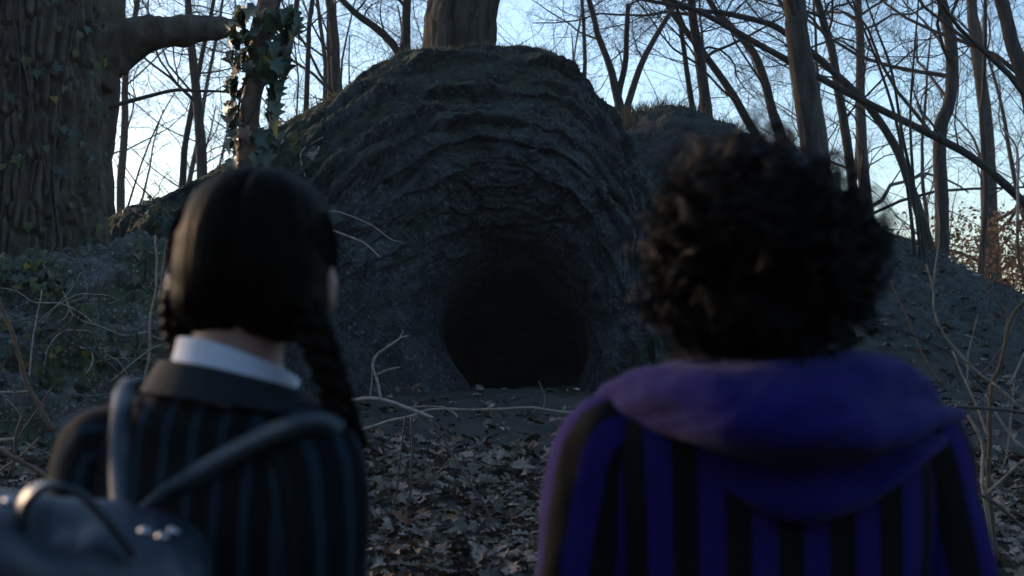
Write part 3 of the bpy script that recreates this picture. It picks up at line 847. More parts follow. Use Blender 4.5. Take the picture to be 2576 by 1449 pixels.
# ------------------------------------------------------------------ twigs and saplings in front of the rock
def stick_plant(name, label, cat, base, stems, mats, group=None):
    """stems: (pixels, Y, r0 px, r1 px); each stem is a part"""
    t = thing(name, label, cat, base, group)
    for k, (pts, Y, r0, r1) in enumerate(stems):
        p = px_path(pts, Y); n = max(10, 6 * len(p))
        p = crom(p, n)
        p += .012 * np.stack([fbm(np.stack([p[:, 0] * 5 + i * 7.7, p[:, 1], p[:, 2] * 5], -1), 2) for i in range(3)], -1)
        r = np.linspace(r0, r1, n) * Y / F
        r *= 1 + .22 * np.abs(np.sin(np.linspace(0, n * .9, n))) ** 8
        MB().tube(p, r, 8).build('stem' if k == 0 else 'twig', MAT[mats[k % len(mats)]], t)
    return t
stick_plant('shrub', 'spiky leafless shrub with an orange-brown main stem beside the striped purple sleeve', 'shrub', P(2520, 1420, 4.9), [
    ([(2520, 1425), (2497, 1333), (2487, 1200), (2490, 1100), (2497, 966), (2517, 916), (2540, 810), (2590, 745)], 4.9, 7, 5),
    ([(2494, 956), (2467, 940), (2410, 883), (2367, 833), (2347, 783), (2347, 723), (2330, 666)], 5.0, 4, 2),
    ([(2347, 723), (2357, 660), (2360, 560), (2352, 480)], 5.0, 2.6, 1.2),
    ([(2500, 1400), (2474, 1233), (2467, 1116), (2430, 1043)], 4.8, 5, 3),
    ([(2484, 1100), (2460, 1030), (2434, 966), (2395, 880)], 4.85, 3.2, 1.6),
    ([(2364, 963), (2334, 916), (2284, 810), (2237, 696), (2207, 630)], 5.6, 3, 1.6),
    ([(2480, 975), (2417, 916), (2367, 876), (2250, 830), (2137, 803)], 5.3, 3.2, 1.6),
    ([(2480, 1245), (2530, 1200), (2590, 1150)], 4.8, 4, 3),
    ([(2590, 1345), (2517, 1276), (2464, 1243)], 4.7, 5, 3.5),
    ([(2400, 1017), (2480, 1026), (2590, 1038)], 4.7, 4.5, 4),
    ([(2590, 1140), (2550, 1106), (2510, 1043), (2480, 990)], 4.9, 3.6, 2),
    ([(2545, 1310), (2510, 1230), (2470, 1150)], 5.0, 3.4, 2),
    ([(2530, 833), (2534, 793), (2494, 733), (2473, 683), (2468, 620)], 5.4, 3.4, 1.5),
    ([(2540, 965), (2590, 860)], 5.2, 3, 2),
    ([(2500, 960), (2555, 1010), (2600, 1060)], 4.8, 3.2, 2),
    ([(2434, 966), (2438, 880), (2460, 790)], 5.2, 2.6, 1.2),
    ([(2562, 560), (2562, 480), (2557, 373), (2522, 320)], 5.6, 4, 2.2),
    ([(2590, 760), (2567, 660), (2562, 560)], 5.6, 4.4, 4),
    ([(2470, 940), (2520, 880), (2560, 800), (2600, 700)], 5.3, 3, 2),
    ([(2520, 1190), (2540, 1090), (2548, 960)], 5.1, 2.6, 1.5),
    ([(2367, 833), (2340, 815), (2310, 790), (2308, 755)], 5.0, 2.2, 1.0),
], ['brownstem', 'drytwig', 'drytwig', 'drytwig', 'drytwig', 'brownstem', 'darkstem', 'drytwig', 'darkstem', 'darkstem', 'drytwig', 'drytwig'])
stick_plant('fallen_branch', 'forked dead branch arching over the leaves between the two people', 'branch', P(1026, 1416, 5.0), [
    ([(860, 1012), (932, 1003), (985, 1012), (1026, 1026), (1062, 1040), (1091, 1053)], 5.6, 4.6, 4.2),
    ([(1086, 1054), (1142, 1149), (1206, 1249), (1259, 1349), (1290, 1425)], 5.3, 3.4, 2.6),
    ([(1142, 1149), (1092, 1196), (1046, 1214), (966, 1206), (940, 1242)], 5.5, 1.8, 1.6),
    ([(1356, 960), (1369, 999), (1366, 1028)], 5.9, 1.6, 2.2),
    ([(880, 1092), (930, 1072), (976, 1056), (1032, 1046), (1099, 1029), (1242, 1029), (1359, 1028), (1462, 1040)], 5.9, 3.2, 3.0),
    ([(1239, 1033), (1286, 1093), (1326, 1159)], 5.9, 2.6, 2.0),
    ([(1037, 1050), (1036, 1183), (1016, 1316), (1009, 1356), (1028, 1425)], 5.6, 3.0, 2.6),
    ([(1022, 1046), (1006, 1166), (986, 1299), (974, 1400)], 5.6, 2.4, 2.0),
    ([(1030, 1028), (1075, 1023), (1120, 1022)], 5.6, 2.6, 1.6),
    ([(1115, 1026), (1140, 1036), (1153, 1050)], 5.9, 2.6, 2.2),
], ['drytwig', 'darkstem', 'brownstem', 'darkstem', 'drytwig', 'darkstem', 'darkstem', 'darkstem', 'drytwig', 'drytwig'])
stick_plant('dry_twig', 'pale forked twig standing in front of the dark cave mouth', 'twig', P(952, 985, 8.2), [
    ([(958, 1000), (950, 963), (937, 920), (949, 893), (992, 863), (1010, 850), (1028, 846)], 8.2, 4, 2.0),
    ([(1006, 852), (1014, 833)], 8.2, 2.2, 1.2),
    ([(946, 945), (976, 930), (1006, 925)], 8.2, 2.6, 2.4),
    ([(932, 1003), (936, 950), (938, 925)], 8.2, 2, 1.6),
], ['drytwig'])
stick_plant('dry_twig', 'thin pale twig poking past the braided head toward the cave', 'twig', P(835, 575, 7.4), [
    ([(800, 560), (835, 577), (859, 588), (916, 613), (957, 648)], 7.4, 3.0, 1.8),
    ([(820, 530), (859, 533), (926, 563), (982, 600), (1009, 610)], 8.0, 1.8, 1.0),
], ['drytwig'])
stick_plant('shrub', 'thin leafless stems rising against the bank beside the braided head', 'shrub', P(360, 1100, 7.2), [
    ([(350, 1110), (360, 963), (377, 883), (380, 800), (393, 716), (390, 593)], 7.2, 4, 2.4),
    ([(383, 783), (403, 730), (417, 623), (432, 600)], 7.2, 2.8, 1.6),
    ([(398, 745), (420, 680), (430, 650)], 7.2, 2.2, 1.2),
    ([(327, 963), (233, 883), (133, 810)], 7.1, 3, 2),
    ([(440, 553), (363, 480), (293, 393)], 8.0, 2.2, 1.2),
    ([(280, 960), (340, 905), (400, 870), (440, 858)], 7.1, 2.2, 1.6),
    ([(75, 950), (85, 850), (105, 730)], 7.2, 2.4, 1.4),
    ([(430, 840), (420, 780), (427, 740), (415, 720)], 7.2, 1.8, 1.2),
], ['drytwig', 'brownstem', 'drytwig', 'darkstem', 'darkstem', 'drytwig'])
stick_plant('shrub', 'dark bare stems bending across the lower bank at the picture edge', 'shrub', P(117, 1210, 5.0), [
    ([(135, 1090), (100, 1023), (70, 966), (50, 900), (20, 816), (-10, 735)], 5.0, 6, 5),
    ([(125, 1205), (67, 1170), (-10, 1128)], 4.8, 6, 5.5),
    ([(20, 1200), (53, 1093), (100, 1020), (140, 960)], 5.4, 3, 2),
    ([(35, 1190), (42, 1090), (58, 1030), (35, 975), (12, 930)], 5.2, 4.5, 3),
    ([(-10, 1105), (42, 1103)], 5.4, 4, 3.5),
    ([(-10, 985), (50, 986), (80, 983)], 5.6, 2.6, 2),
    ([(-10, 1060), (50, 1060), (110, 1050)], 5.6, 2.4, 1.6),
    ([(0, 1190), (60, 1140), (100, 1100)], 5.2, 3, 2),
], ['brownstem', 'brownstem', 'darkstem', 'darkstem', 'drytwig', 'drytwig', 'darkstem'])
rv = thing('ivy_root', 'tan branching root crawling down the bank below the oak', 'root', P(160, 760, 7.8))
for k, (pts, r0, r1) in enumerate([([(123, 690), (140, 720), (157, 750), (180, 790), (200, 810), (250, 833), (310, 845), (357, 846)], .009, .004), ([(165, 765), (200, 752), (212, 748)], .004, .002), ([(178, 785), (160, 810), (140, 820)], .004, .002), ([(182, 800), (170, 820), (150, 835)], .004, .002), ([(125, 690), (118, 675), (128, 655)], .006, .003)]):
    MB().tube(rock_path(pts, .03), np.linspace(r0, r1, 30), 6).build('root_strand', MAT['drytwig'], rv)

rng = np.random.default_rng(58)
br = thing('bramble', 'tangle of thin pale dead stems over the mossy bank', 'bramble', P(220, 950, 7.4))
for k in range(34):
    u0, v0 = rng.uniform(-10, 430), rng.uniform(700, 1080)
    hq = hit(u0, v0)
    if hq is None: continue
    b0 = np.array(hq[0]); no_ = np.array(hq[1])
    dv_ = np.array((rng.normal(0, .8), rng.uniform(-.5, .1), rng.uniform(.2, 1.0)))
    pth_ = wander(rng, b0 - no_ * .03, dv_ + no_ * .4, rng.uniform(.25, .75), 9, .20, -.10)
    MB().tube(crom(pth_, 20), np.linspace(rng.uniform(.0035, .006), .0015, 20), 5).build('stem', MAT[['drytwig', 'drytwig', 'brownstem', 'darkstem'][k % 4]], br)

# dry grass along the crests
rng = np.random.default_rng(12); gm = MB()
def blade(p, h):
    d = np.array((rng.normal(0, .35), rng.normal(0, .35), 1)); s = np.array((rng.normal(), rng.normal(), 0)); s /= np.linalg.norm(s) + 1e-6
    a = p; b = p + d * h * .6; c2 = p + d * h + np.array((rng.normal(0, .3), rng.normal(0, .3), -.1)) * h
    w = .0025
    gm.add([a - s * w, a + s * w, b + s * w * .8, b - s * w * .8, c2, c2 + s * .0004], [(0, 1, 2, 3), (3, 2, 5, 4)])
gx = np.where(np.arange(2600) < 900, rng.normal(1.05, .22, 2600), rng.uniform(.8, 4.6, 2600)); gy = rng.normal(13.8, .25, 2600)
for x, y, z in zip(gx, gy, G_FULL(gx, gy)):
    blade(np.array((x, y, z)), rng.uniform(.04, .16))
for k in range(1800):
    i = int(np.clip(rng.normal(np.searchsorted(tt, 9), 12), 0, NV - 1)); j = int(rng.integers(int(NU * .30), int(NU * .78)))
    blade(Q2[i, j], rng.uniform(.015, .06))
def tufts(pts, nrm_, h0, h1, seed):
    rng = np.random.default_rng(seed); n = len(pts)
    d = nrm_ + rng.normal(0, .55, (n, 3)); d /= np.linalg.norm(d, axis=1)[:, None]
    sd = np.cross(d, rng.normal(size=(n, 3))); sd /= np.linalg.norm(sd, axis=1)[:, None]
    hh = rng.uniform(h0, h1, n)[:, None]; w_ = hh * rng.uniform(.16, .4, (n, 1))
    tipo = d * hh + rng.normal(0, .25, (n, 3)) * hh
    Vq = np.stack([pts - sd * w_ * .5, pts + sd * w_ * .5, pts + tipo + sd * w_ * .3, pts + tipo - sd * w_ * .3], 1)
    return Vq.reshape(-1, 3), np.arange(4 * n).reshape(-1, 4), np.repeat(rng.uniform(0, 1, n), 4)
mm = MB(); rng = np.random.default_rng(44)
N2 = normals(Q2); N2 = N2 if N2[NV // 2, NU // 2, 1] < 0 else -N2
ci = rng.integers(np.searchsorted(tt, 4.6), np.searchsorted(tt, 10.2), 13000); cj = rng.integers(0, NU, 13000)
dens_ = fbm(Q2[ci, cj] * 1.9, 3) + .5 * N2[ci, cj, 2]
keep = dens_ > rng.uniform(-.25, .5, 13000)
mm.add(*tufts(Q2[ci, cj][keep], N2[ci, cj][keep], .008, .026, 1))
NB2 = normals(Qb); NB2 = NB2 if NB2[60, 150, 1] < 0 else -NB2
ci = rng.integers(20, 240, 14000); cj = rng.integers(0, mb, 14000)
keep = fbm(Qb[ci, cj] * 2.4, 3) > rng.uniform(-.4, .3, 14000)
mm.add(*tufts(Qb[ci, cj][keep], NB2[ci, cj][keep], .010, .032, 2))
gx = rng.uniform(.6, 5.6, 22000); gy = rng.uniform(9.6, 14.4, 22000)
keep = fbm(np.stack([gx, gy, 0 * gx], -1) * 1.2, 3) + .45 * sstep(10.6, 12, gy) > rng.uniform(-.2, .55, 22000)
gx, gy = gx[keep], gy[keep]; ptsg = np.stack([gx, gy, G_FULL(gx, gy)], -1)
mm.add(*tufts(ptsg, np.broadcast_to(np.array((0, -.35, .9)), ptsg.shape), .010, .036, 3))
mo = mm.build('moss', MAT['moss'], None, smooth=False); mo['kind'] = 'stuff'; mo['label'] = 'crust of moss and lichen tufts on the mound, bank and slope'
go = gm.build('grass', MAT['grass'], None, smooth=False); go['kind'] = 'stuff'; go['label'] = 'dry grass fringing the crest of the mound and slope'
# ------------------------------------------------------------------ people
MAT['skin'] = mat('skin', [(.30, .175, .125), (.38, .23, .17)], 20, 4, rough=.5, spec=.4, bump=[(300, .0006)])
MAT['blackhair'] = mat('black_hair', [(.0035, .0026, .0022), (.010, .0068, .005)], 60, 3, stretch=(1, 1, .12), rough=.46, spec=.5, var=.4, bump=[(160, .0012)])
MAT['blackhair'].node_tree.nodes['Principled BSDF'].inputs['IOR'].default_value = 1.075
MAT['curlyhair'] = mat('curly_hair', [(.0025, .002, .0018), (.008, .005, .0035)], 60, 3, rough=.5, spec=.12, var=.5)
MAT['shirt'] = mat('white_cotton', [(.56, .57, .61), (.64, .65, .69)], 30, 3, rough=.85, bump=[(700, .0004)])
MAT['jacket1'] = stripe_mat('pinstripe_wool', (.005, .006, .007), (.014, .029, .042), .033, .30, .14)
MAT['collar1'] = mat('dark_wool', [(.008, .010, .012), (.013, .016, .019)], 40, 4, rough=.9, bump=[(900, .0006)], sheen=.0)
MAT['jacket2'] = stripe_mat('striped_blazer', (.005, .0055, .006), (.015, .0088, .092), .056, .50, .035)
MAT['hood'] = mat('purple_fleece', [(.008, .0055, .072), (.0125, .008, .095)], 25, 4, rough=.95, bump=[(500, .0008)], sheen=.06, spec=.1)
MAT['leather'] = mat('black_leather', [(.014, .021, .028), (.022, .032, .042)], 40, 4, rough=.36, spec=.55, bump=[(180, .0007)], rnoise=.08)
MAT['strap'] = mat('worn_leather_strap', [(.014, .022, .028), (.022, .033, .041)], 40, 4, rough=.42, spec=.5, bump=[(180, .0006)], rnoise=.08)
MAT['metal'] = mat('steel_stud', [(.28, .29, .3), (.36, .37, .38)], 20, 2, rough=.32, spec=.8)
MAT['metal'].node_tree.nodes['Principled BSDF'].inputs['Metallic'].default_value = 1.0
MAT['cloth'] = mat('dark_cloth', [(.012, .013, .016), (.022, .024, .028)], 20, 4, rough=.9)
MAT['eye'] = mat('eye_white', [(.6, .58, .55), (.65, .63, .6)], 20, 2, rough=.2)
MAT['iris'] = mat('brown_iris', [(.02, .012, .008), (.03, .018, .01)], 20, 2, rough=.15)

def ellipsoid(c, r, Rm=None, n=24, m=32):
    a = np.linspace(-math.pi / 2, math.pi / 2, n); b = np.linspace(0, 2 * math.pi, m, endpoint=False)
    A, Bq = np.meshgrid(a, b, indexing='ij')
    g = np.stack([np.cos(A) * np.cos(Bq) * r[0], np.cos(A) * np.sin(Bq) * r[1], np.sin(A) * r[2]], -1)
    if Rm is not None: g = g @ Rm.T
    return g + np.array(c)

def loft(secs, n=72, m=90, cap=False):
    """secs rows (z, cx, cy, rx, ry, power); angle 0 is the back (-y). Returns the grid and the arc length from the back seam"""
    s = crom(np.array(secs, float), m)
    ph = np.linspace(-math.pi, math.pi, n, endpoint=False)
    sn, cs = np.sin(ph), np.cos(ph)
    k = 2.0 / s[:, 5][:, None]
    x = np.sign(sn) * np.abs(sn) ** k * s[:, 3][:, None]; y = -np.sign(cs) * np.abs(cs) ** k * s[:, 4][:, None]
    g = np.stack([x + s[:, 1][:, None], y + s[:, 2][:, None], np.broadcast_to(s[:, 0][:, None], x.shape)], -1)
    seg = np.linalg.norm(np.diff(g, axis=1), axis=-1)
    c = np.concatenate([np.zeros((m, 1)), np.cumsum(seg, 1)], 1)
    arc = c - c[:, n // 2][:, None]
    return g, arc

def remesh(name, grids, voxel, smooth_it=6):
    b = MB()
    for g in grids: b.grid(g, True, .5)
    o = bpy.data.objects.new('tmp', b.mesh('tmp')); COL.objects.link(o)
    m = o.modifiers.new('r', 'REMESH'); m.mode = 'VOXEL'; m.voxel_size = voxel
    s = o.modifiers.new('s', 'SMOOTH'); s.iterations = smooth_it; s.factor = .5
    dg = bpy.context.evaluated_depsgraph_get()
    me = bpy.data.meshes.new_from_object(o.evaluated_get(dg)); me.name = name
    me.polygons.foreach_set('use_smooth', np.ones(len(me.polygons), dtype=bool))
    old = o.data
    bpy.data.objects.remove(o); bpy.data.meshes.remove(old)
    return me

def mesh_v(me):
    v = np.empty(len(me.vertices) * 3, dtype=np.float32); me.vertices.get('co', v) if False else me.vertices.foreach_get('co', v)
    return v.reshape(-1, 3).astype(float)
def set_v(me, v): me.vertices.foreach_set('co', np.ascontiguousarray(v, dtype=np.float32).ravel()); me.update()

def cloth(name, g, s, m, parent, wrap=True, amp=.004, f=9, stretch=(1, 1, .5), seed=0):
    n = normals(g)
    d = amp * fbm(g * np.array(stretch) * f + seed, 3)
    q = g + n * d[..., None]
    at = {'s': np.asarray(s).ravel()}
    return obj(name, raw_mesh(name, q.reshape(-1, 3), grid_faces(*g.shape[:2], wrap), True, at), m, parent)

def tube_s(path, rad, sides, scale):
    g = tube_grid(path, rad, sides, cap=False)
    n = g.shape[0]
    # close the loop with a duplicated column so that the stripe coordinate has no jump
    g = np.concatenate([g, g[:, :1]], 1)
    s = np.broadcast_to(np.linspace(0, scale, sides + 1)[None], g.shape[:2])
    return g, s

def hand(side, w, fw, down):
    """palm and five bent fingers, hanging relaxed; w = wrist, down = unit direction of the forearm"""
    out = []
    d = down / np.linalg.norm(down); sd = np.array((0, 1.0, 0)); sd -= d * sd.dot(d); sd /= np.linalg.norm(sd)
    nrm_ = np.cross(d, sd) * side
    out.append(tube_grid(np.array([w - d * .02, w + d * .03, w + d * .08]), [.022, .030, .028], 12))
    for i, L in enumerate((.070, .078, .072, .056)):
        b = w + d * .075 + sd * (.027 - .018 * i)
        p = [b]; dirn = d.copy()
        for k, f in enumerate((.45, .30, .25)):
            p.append(p[-1] + dirn * L * f); dirn = dirn * math.cos(.3) + nrm_ * math.sin(.3); dirn /= np.linalg.norm(dirn)
        out.append(tube_grid(crom(np.array(p), 8), np.linspace(.0095, .0075, 8), 8))
    b = w + d * .02 + sd * .022
    out.append(tube_grid(crom(np.array([b, b + sd * .022 + d * .022, b + sd * .03 + d * .052 + nrm_ * .008, b + sd * .03 + d * .072 + nrm_ * .016]), 8), np.linspace(.012, .008, 8), 8))
    return out

def person(label, loc, yaw, H, head, head_yaw, torso, arms, hip, shoulder_r, leg_r, ear=(.077, -.012)):
    t = thing('person', label, 'person', loc)
    Rz = rot('Z', -yaw); L = np.array(loc)
    W = lambda g: g @ Rz.T + L
    parts = []
    tg, _ = loft([(z, cx, cy, rx * .9, ry * .88, p) for z, cx, cy, rx, ry, p in torso], 40, 40)
    parts.append(tg)
    neck_b = np.array((torso[-1][1], torso[-1][2], torso[-1][0] - .05))
    hl = (np.array(head[0]) - L) @ Rz                      # head centre in body coordinates
    hr = head[1]
    parts.append(tube_grid(np.array([neck_b, (neck_b + hl) / 2 + np.array((0, -.012, -.01)), hl + np.array((0, -.015, -.03))]), [.058, .050, .052], 20))
    Rh = rot('Z', -(head_yaw - yaw))
    hd = lambda g: g @ Rh.T + hl
    parts.append(hd(ellipsoid((0, 0, .012), (hr[0], hr[1], hr[2]))))
    parts.append(hd(ellipsoid((0, .030, -.055), (hr[0] * .76, hr[1] * .66, hr[2] * .60))))    # jaw
    parts.append(hd(tube_grid(np.array([(0, hr[1] * .86, .015), (0, hr[1] * .98, -.012), (0, hr[1] * 1.08, -.030), (0, hr[1] * .92, -.036)]), [.008, .010, .013, .010], 10)))
    parts.append(hd(ellipsoid((0, hr[1] * .86, -.062), (.022, .012, .008))))                    # lips
    for s in (-1, 1):
        parts.append(hd(ellipsoid((s * ear[0], -.006, ear[1]), (.011, .019, .031), rot('Z', s * .5))))
        sh, el, wr = (np.array(q) * np.array((s, 1, 1)) for q in arms)
        parts.append(tube_grid(crom(np.array([sh, (sh + el) / 2, el, (el + wr) / 2, wr]), 20), np.interp(np.linspace(0, 1, 20), [0, .25, .5, .7, 1], [shoulder_r * .85, .042, .034, .034, .025]), 14))
        parts += hand(s, wr, 0, wr - el)
        hipj = np.array((s * hip, 0, .48 * H)); kn = np.array((s * (hip + .005), .015, .265 * H)); an = np.array((s * (hip + .005), -.01, .045))
        parts.append(tube_grid(crom(np.array([hipj, (hipj + kn) / 2, kn, (kn + an) / 2, an]), 24), np.interp(np.linspace(0, 1, 24), [0, .3, .5, .68, 1], [leg_r, leg_r * .82, leg_r * .58, leg_r * .6, leg_r * .4]), 16))
        parts.append(ellipsoid((s * (hip + .005), .05, .03), (.038, .11, .028)))
    body = remesh('body', [W(g) for g in parts], .0065, 5)
    bo = obj('body', body, MAT['skin'], t)
    for s in (-1, 1):
        MB().grid(W(hd(ellipsoid((s * .030, hr[1] * .83, .008), (.013, .012, .010), None, 12, 16))), True, .5).build('eye', MAT['eye'], t)
        MB().grid(W(hd(ellipsoid((s * .030, hr[1] * .83 + .0085, .008), (.0055, .0048, .0055), None, 10, 12))), True, .5).build('iris', MAT['iris'], t)
    return t, W, hd, hl

# -- the girl with two braids
GL = np.array((-.322, 1.55, 0.0)); GYAW = R(20)
gt = [(.80, 0, 0, .150, .105, 2.3), (.92, 0, 0, .128, .092, 2.3), (1.05, 0, 0, .152, .094, 2.5), (1.18, 0, 0, .166, .095, 2.6), (1.27, 0, 0, .166, .090, 2.7), (1.325, 0, .0, .152, .080, 2.7), (1.360, .004, .0, .118, .080, 2.4), (1.388, .010, .0, .088, .070, 2.2), (1.410, .016, .0, .066, .060, 2.0)]
g_head = P(640, 645, 1.55)
garms = [(.124, -.026, 1.322), (.150, -.045, 1.09), (.165, .05, .87)]
girl, WG, hdG, hlG = person('person seen from behind in a dark pinstriped jacket, black hair in two braids', GL, GYAW, 1.60, (g_head, (.070, .088, .080)), R(6), gt, garms, .085, .05, .085, (.0835, -.036))
g, s = loft(gt, 120, 130)
T_GIRL = bvh(WG(g)); T_SL = []
jk = cloth('jacket', WG(g), s, MAT['jacket1'], girl, True, .009, 8)
for sd in (-1, 1):
    sh, el, wr = (np.array(q) * np.array((sd, 1, 1)) for q in garms)
    top = sh + np.array((-sd * .045, 0, .012))
    pth = crom(np.array([top, sh, sh + np.array((sd * .014, -.006, -.06)), (sh + el) / 2 + np.array((sd * .006, 0, 0)), el, (el + wr) / 2, wr]), 60)
    gg, ss = tube_s(pth, np.interp(np.linspace(0, 1, 60), [0, .06, .14, .3, .55, 1], [.024, .046, .056, .055, .048, .038]), 48, .31)
    T_SL.append(bvh(WG(gg)))
    cloth('sleeve', WG(gg), ss, MAT['jacket1'], jk, False, .011, 11, seed=sd)
# jacket collar and shirt collar: bands standing round the neck
def band(rows, n=70):
    """rows of (pixel u, v, Y) along the visible back, closed round the front of the neck"""
    return np.array(rows)
def collar(zl, name, m, parent, lean, W, c, rx, ry, h, flare, tilt, thick):
    ph = np.linspace(-2.45, 2.45, 90); hh = np.linspace(0, 1, 14)
    PH, HH = np.meshgrid(ph, hh)
    fl = 1 + flare * (1 - HH)
    x = c[0] + np.sin(PH) * rx * fl; y = c[1] - np.cos(PH) * ry * fl
    z = c[2] + h * (HH - .0) * (1 - .25 * (1 - np.cos(PH)) / 2) + tilt[0] * np.sin(PH) - tilt[1] * (1 - np.cos(PH))
    gi = np.stack([x, y, z], -1); go_ = gi.copy()
    n = np.stack([np.sin(PH), -np.cos(PH), 0 * PH], -1)
    full = np.concatenate([gi + n * thick, (gi - n * .0)[::-1]], 0)
    full = np.concatenate([full, full[:1]], 0)
    return cloth(name, W(full), np.zeros(full.shape[:2]), m, parent, False, .002, 10)
collar(0, 'shirt_collar', MAT['shirt'], girl, 0, WG, (.022, .004, 1.385), .062, .062, .062, .22, (-.014, .014), .004)
collar(0, 'jacket_collar', MAT['collar1'], jk, 0, WG, (.018, .002, 1.388), .076, .070, .034, .26, (-.012, .012), .007)
# hair
Hc = g_head
HW = lambda q: WG(hdG(q))
hair_me = remesh('hair', [HW(ellipsoid((.002, -.004, .006), (.0875, .104, .094))), HW(ellipsoid((.003, -.018, -.016), (.0865, .092, .080))), HW(ellipsoid((-.036, -.024, -.046), (.045, .068, .044))), HW(ellipsoid((.042, -.024, -.050), (.047, .070, .046))), HW(ellipsoid((0, .03, .040), (.080, .075, .060)))], .0045, 26)
v = mesh_v(hair_me)
lv = ((v - GL) @ rot('Z', -GYAW) - hlG) @ rot('Z', -(R(6) - GYAW))
rr_ = np.linalg.norm(lv, axis=1)[:, None]
part_ = np.exp(-(lv[:, 0] - .004 - .004 * np.sin(lv[:, 2] * 30)) ** 2 / (2 * .0040 ** 2)) * sstep(.13, .05, lv[:, 1])
streak = fbm(np.stack([np.arctan2(lv[:, 0], -lv[:, 1] + .02) * 15, lv[:, 2] * 9, np.sign(lv[:, 0]) * 5], -1), 3)
v = v - (v - HW(np.zeros((1, 3)))) / rr_ * (.007 * part_ + .0020 * streak)[:, None]
set_v(hair_me, v)
gh = obj('hair', hair_me, MAT['blackhair'], girl)
# combed strands lying on the hair
st = MB(); rng = np.random.default_rng(8)
for k in range(420):
    sd = rng.choice([-1, 1]); a0 = rng.uniform(-.2, 2.3)       # start along the parting from brow over the crown to the nape
    p0 = np.array((sd * .003, .100 * math.cos(a0 * 1.0 + .15), .098 * math.sin(a0 + .15) + .006)) if a0 < 2.9 else None
    end = np.array((sd * rng.uniform(.055, .085), -.03 + rng.normal(0, .02), -.068 + rng.normal(0, .012)))
    pts = []
    for t in np.linspace(0, 1, 9):
        q = p0 * (1 - t) + end * t
        q = q + np.array((sd * .055 * math.sin(math.pi * t), 0, 0))
        e = np.array((.0915, .1055, .0965)); q = q / np.linalg.norm(q / e)
        if q[2] < -.03: q[0] *= 1 + .0 * t
        pts.append(q)
    st.tube(HW(np.array(pts)), .0009, 3, cap=False)
so = st.build('hair_strands', MAT['blackhair'], gh); so['kind'] = 'stuff'
def braid(pts, r0, r1, turns, parent):
    pa = crom(np.array(pts), 140); T, A, Bn = frames(pa)
    t = np.linspace(0, 1, 140); env = np.interp(t, [0, .08, .9, 1], [.8, 1, .8, .4]); r = np.interp(t, [0, 1], [r0, r1])
    root = None
    for k in range(3):
        ph = t * turns * 2 * math.pi + k * 2 * math.pi / 3
        q = pa + A * (np.sin(ph) * r * 1.05 * env)[:, None] + Bn * (np.sin(2 * ph) * r * .55 * env)[:, None]
        o = MB().tube(q, r * .86 * env, 10).build('braid' if k == 0 else 'braid_strand', MAT['blackhair'], parent if k == 0 else root)
        if k == 0: root = o
    fz = MB()
    for k in range(60):
        i = rng.integers(5, 130); a = rng.uniform(0, 6.28)
        b = pa[i] + (A[i] * math.cos(a) + Bn[i] * math.sin(a)) * r[i] * 1.5
        fz.tube(np.array([b, b + np.array((rng.normal(0, .006), rng.normal(0, .006), -.012)), b + np.array((rng.normal(0, .01), rng.normal(0, .01), -.028))]), .0005, 3, cap=False)
    f = fz.build('flyaway_hair', MAT['blackhair'], root); f['kind'] = 'stuff'
braid([P(745, 745, 1.500), P(775, 800, 1.485), P(800, 860, 1.475), P(828, 930, 1.475), P(852, 1010, 1.478), P(875, 1085, 1.50), P(890, 1130, 1.55), P(880, 1220, 1.62)], .0135, .0105, 3.4, girl)
braid([P(470, 735, 1.545), P(455, 780, 1.545), P(455, 830, 1.55), P(466, 885, 1.575), P(485, 1000, 1.63), P(470, 1100, 1.645)], .0135, .0105, 3.0, girl)
# skirt, shoes
gs, ss = loft([(.52, 0, 0, .23, .19, 2.0), (.70, 0, 0, .20, .16, 2.0), (.86, 0, 0, .165, .12, 2.2), (.97, 0, 0, .132, .096, 2.3)], 160, 50)
ctr = gs.mean(1, keepdims=True); gs = ctr + (gs - ctr) * (1 + .035 * np.sin(np.linspace(0, 2 * math.pi * 20, 160))[None, :, None] * sstep(.97, .7, gs[..., 2:]))
cloth('skirt', WG(gs), ss, MAT['cloth'], girl, True, .002)
def shoes(W, par, hip):
    for s in (-1, 1):
        me = remesh('shoe', [W(ellipsoid((s * (hip + .005), .055, .035), (.047, .13, .036))), W(ellipsoid((s * (hip + .005), -.03, .055), (.043, .055, .055)))], .006, 3)
        v = mesh_v(me); v[:, 2] = np.maximum(v[:, 2], .002); set_v(me, v)
        obj('shoe', me, MAT['leather'], par)
shoes(WG, girl, .085)

# -- her leather backpack
bpk = thing('backpack', 'black leather backpack with a top handle and steel studs on the pinstriped back', 'backpack', P(250, 1420, 1.36))
OB = P(205, 1322, 1.345)
Wd = np.array((.90, .34, -.19)); Wd /= np.linalg.norm(Wd)
Nd = np.array((-.36, -.90, -.18)); Nd -= Wd * Nd.dot(Wd); Nd /= np.linalg.norm(Nd)
Ud = np.cross(Nd, Wd) * -1
if Ud[2] < 0: Ud = -Ud
def BK(g):  # local (w, n, u) to world
    g = np.asarray(g, float); return OB + g[..., :1] * Wd + g[..., 1:2] * Nd + g[..., 2:3] * Ud
def bagsec(rows, n=96, m=70):
    q, _ = loft(rows, n, m); q = q.copy(); q[..., 1] *= -1; return q
bag = bagsec([(-.30, 0, 0, .002, .002, 3), (-.30, 0, 0, .10, .040, 4), (-.285, 0, 0, .128, .060, 4.5), (-.20, 0, .0, .134, .068, 4.5), (-.08, 0, 0, .130, .062, 4.5), (-.02, 0, 0, .124, .054, 4.2), (-.004, 0, 0, .112, .042, 4), (.0, 0, 0, .06, .02, 3), (.0, 0, 0, .002, .001, 3)])
MB().grid(BK(bag + .004 * fbm(bag * 11, 3)[..., None]), True, .5).build('bag_body', MAT['leather'], bpk)
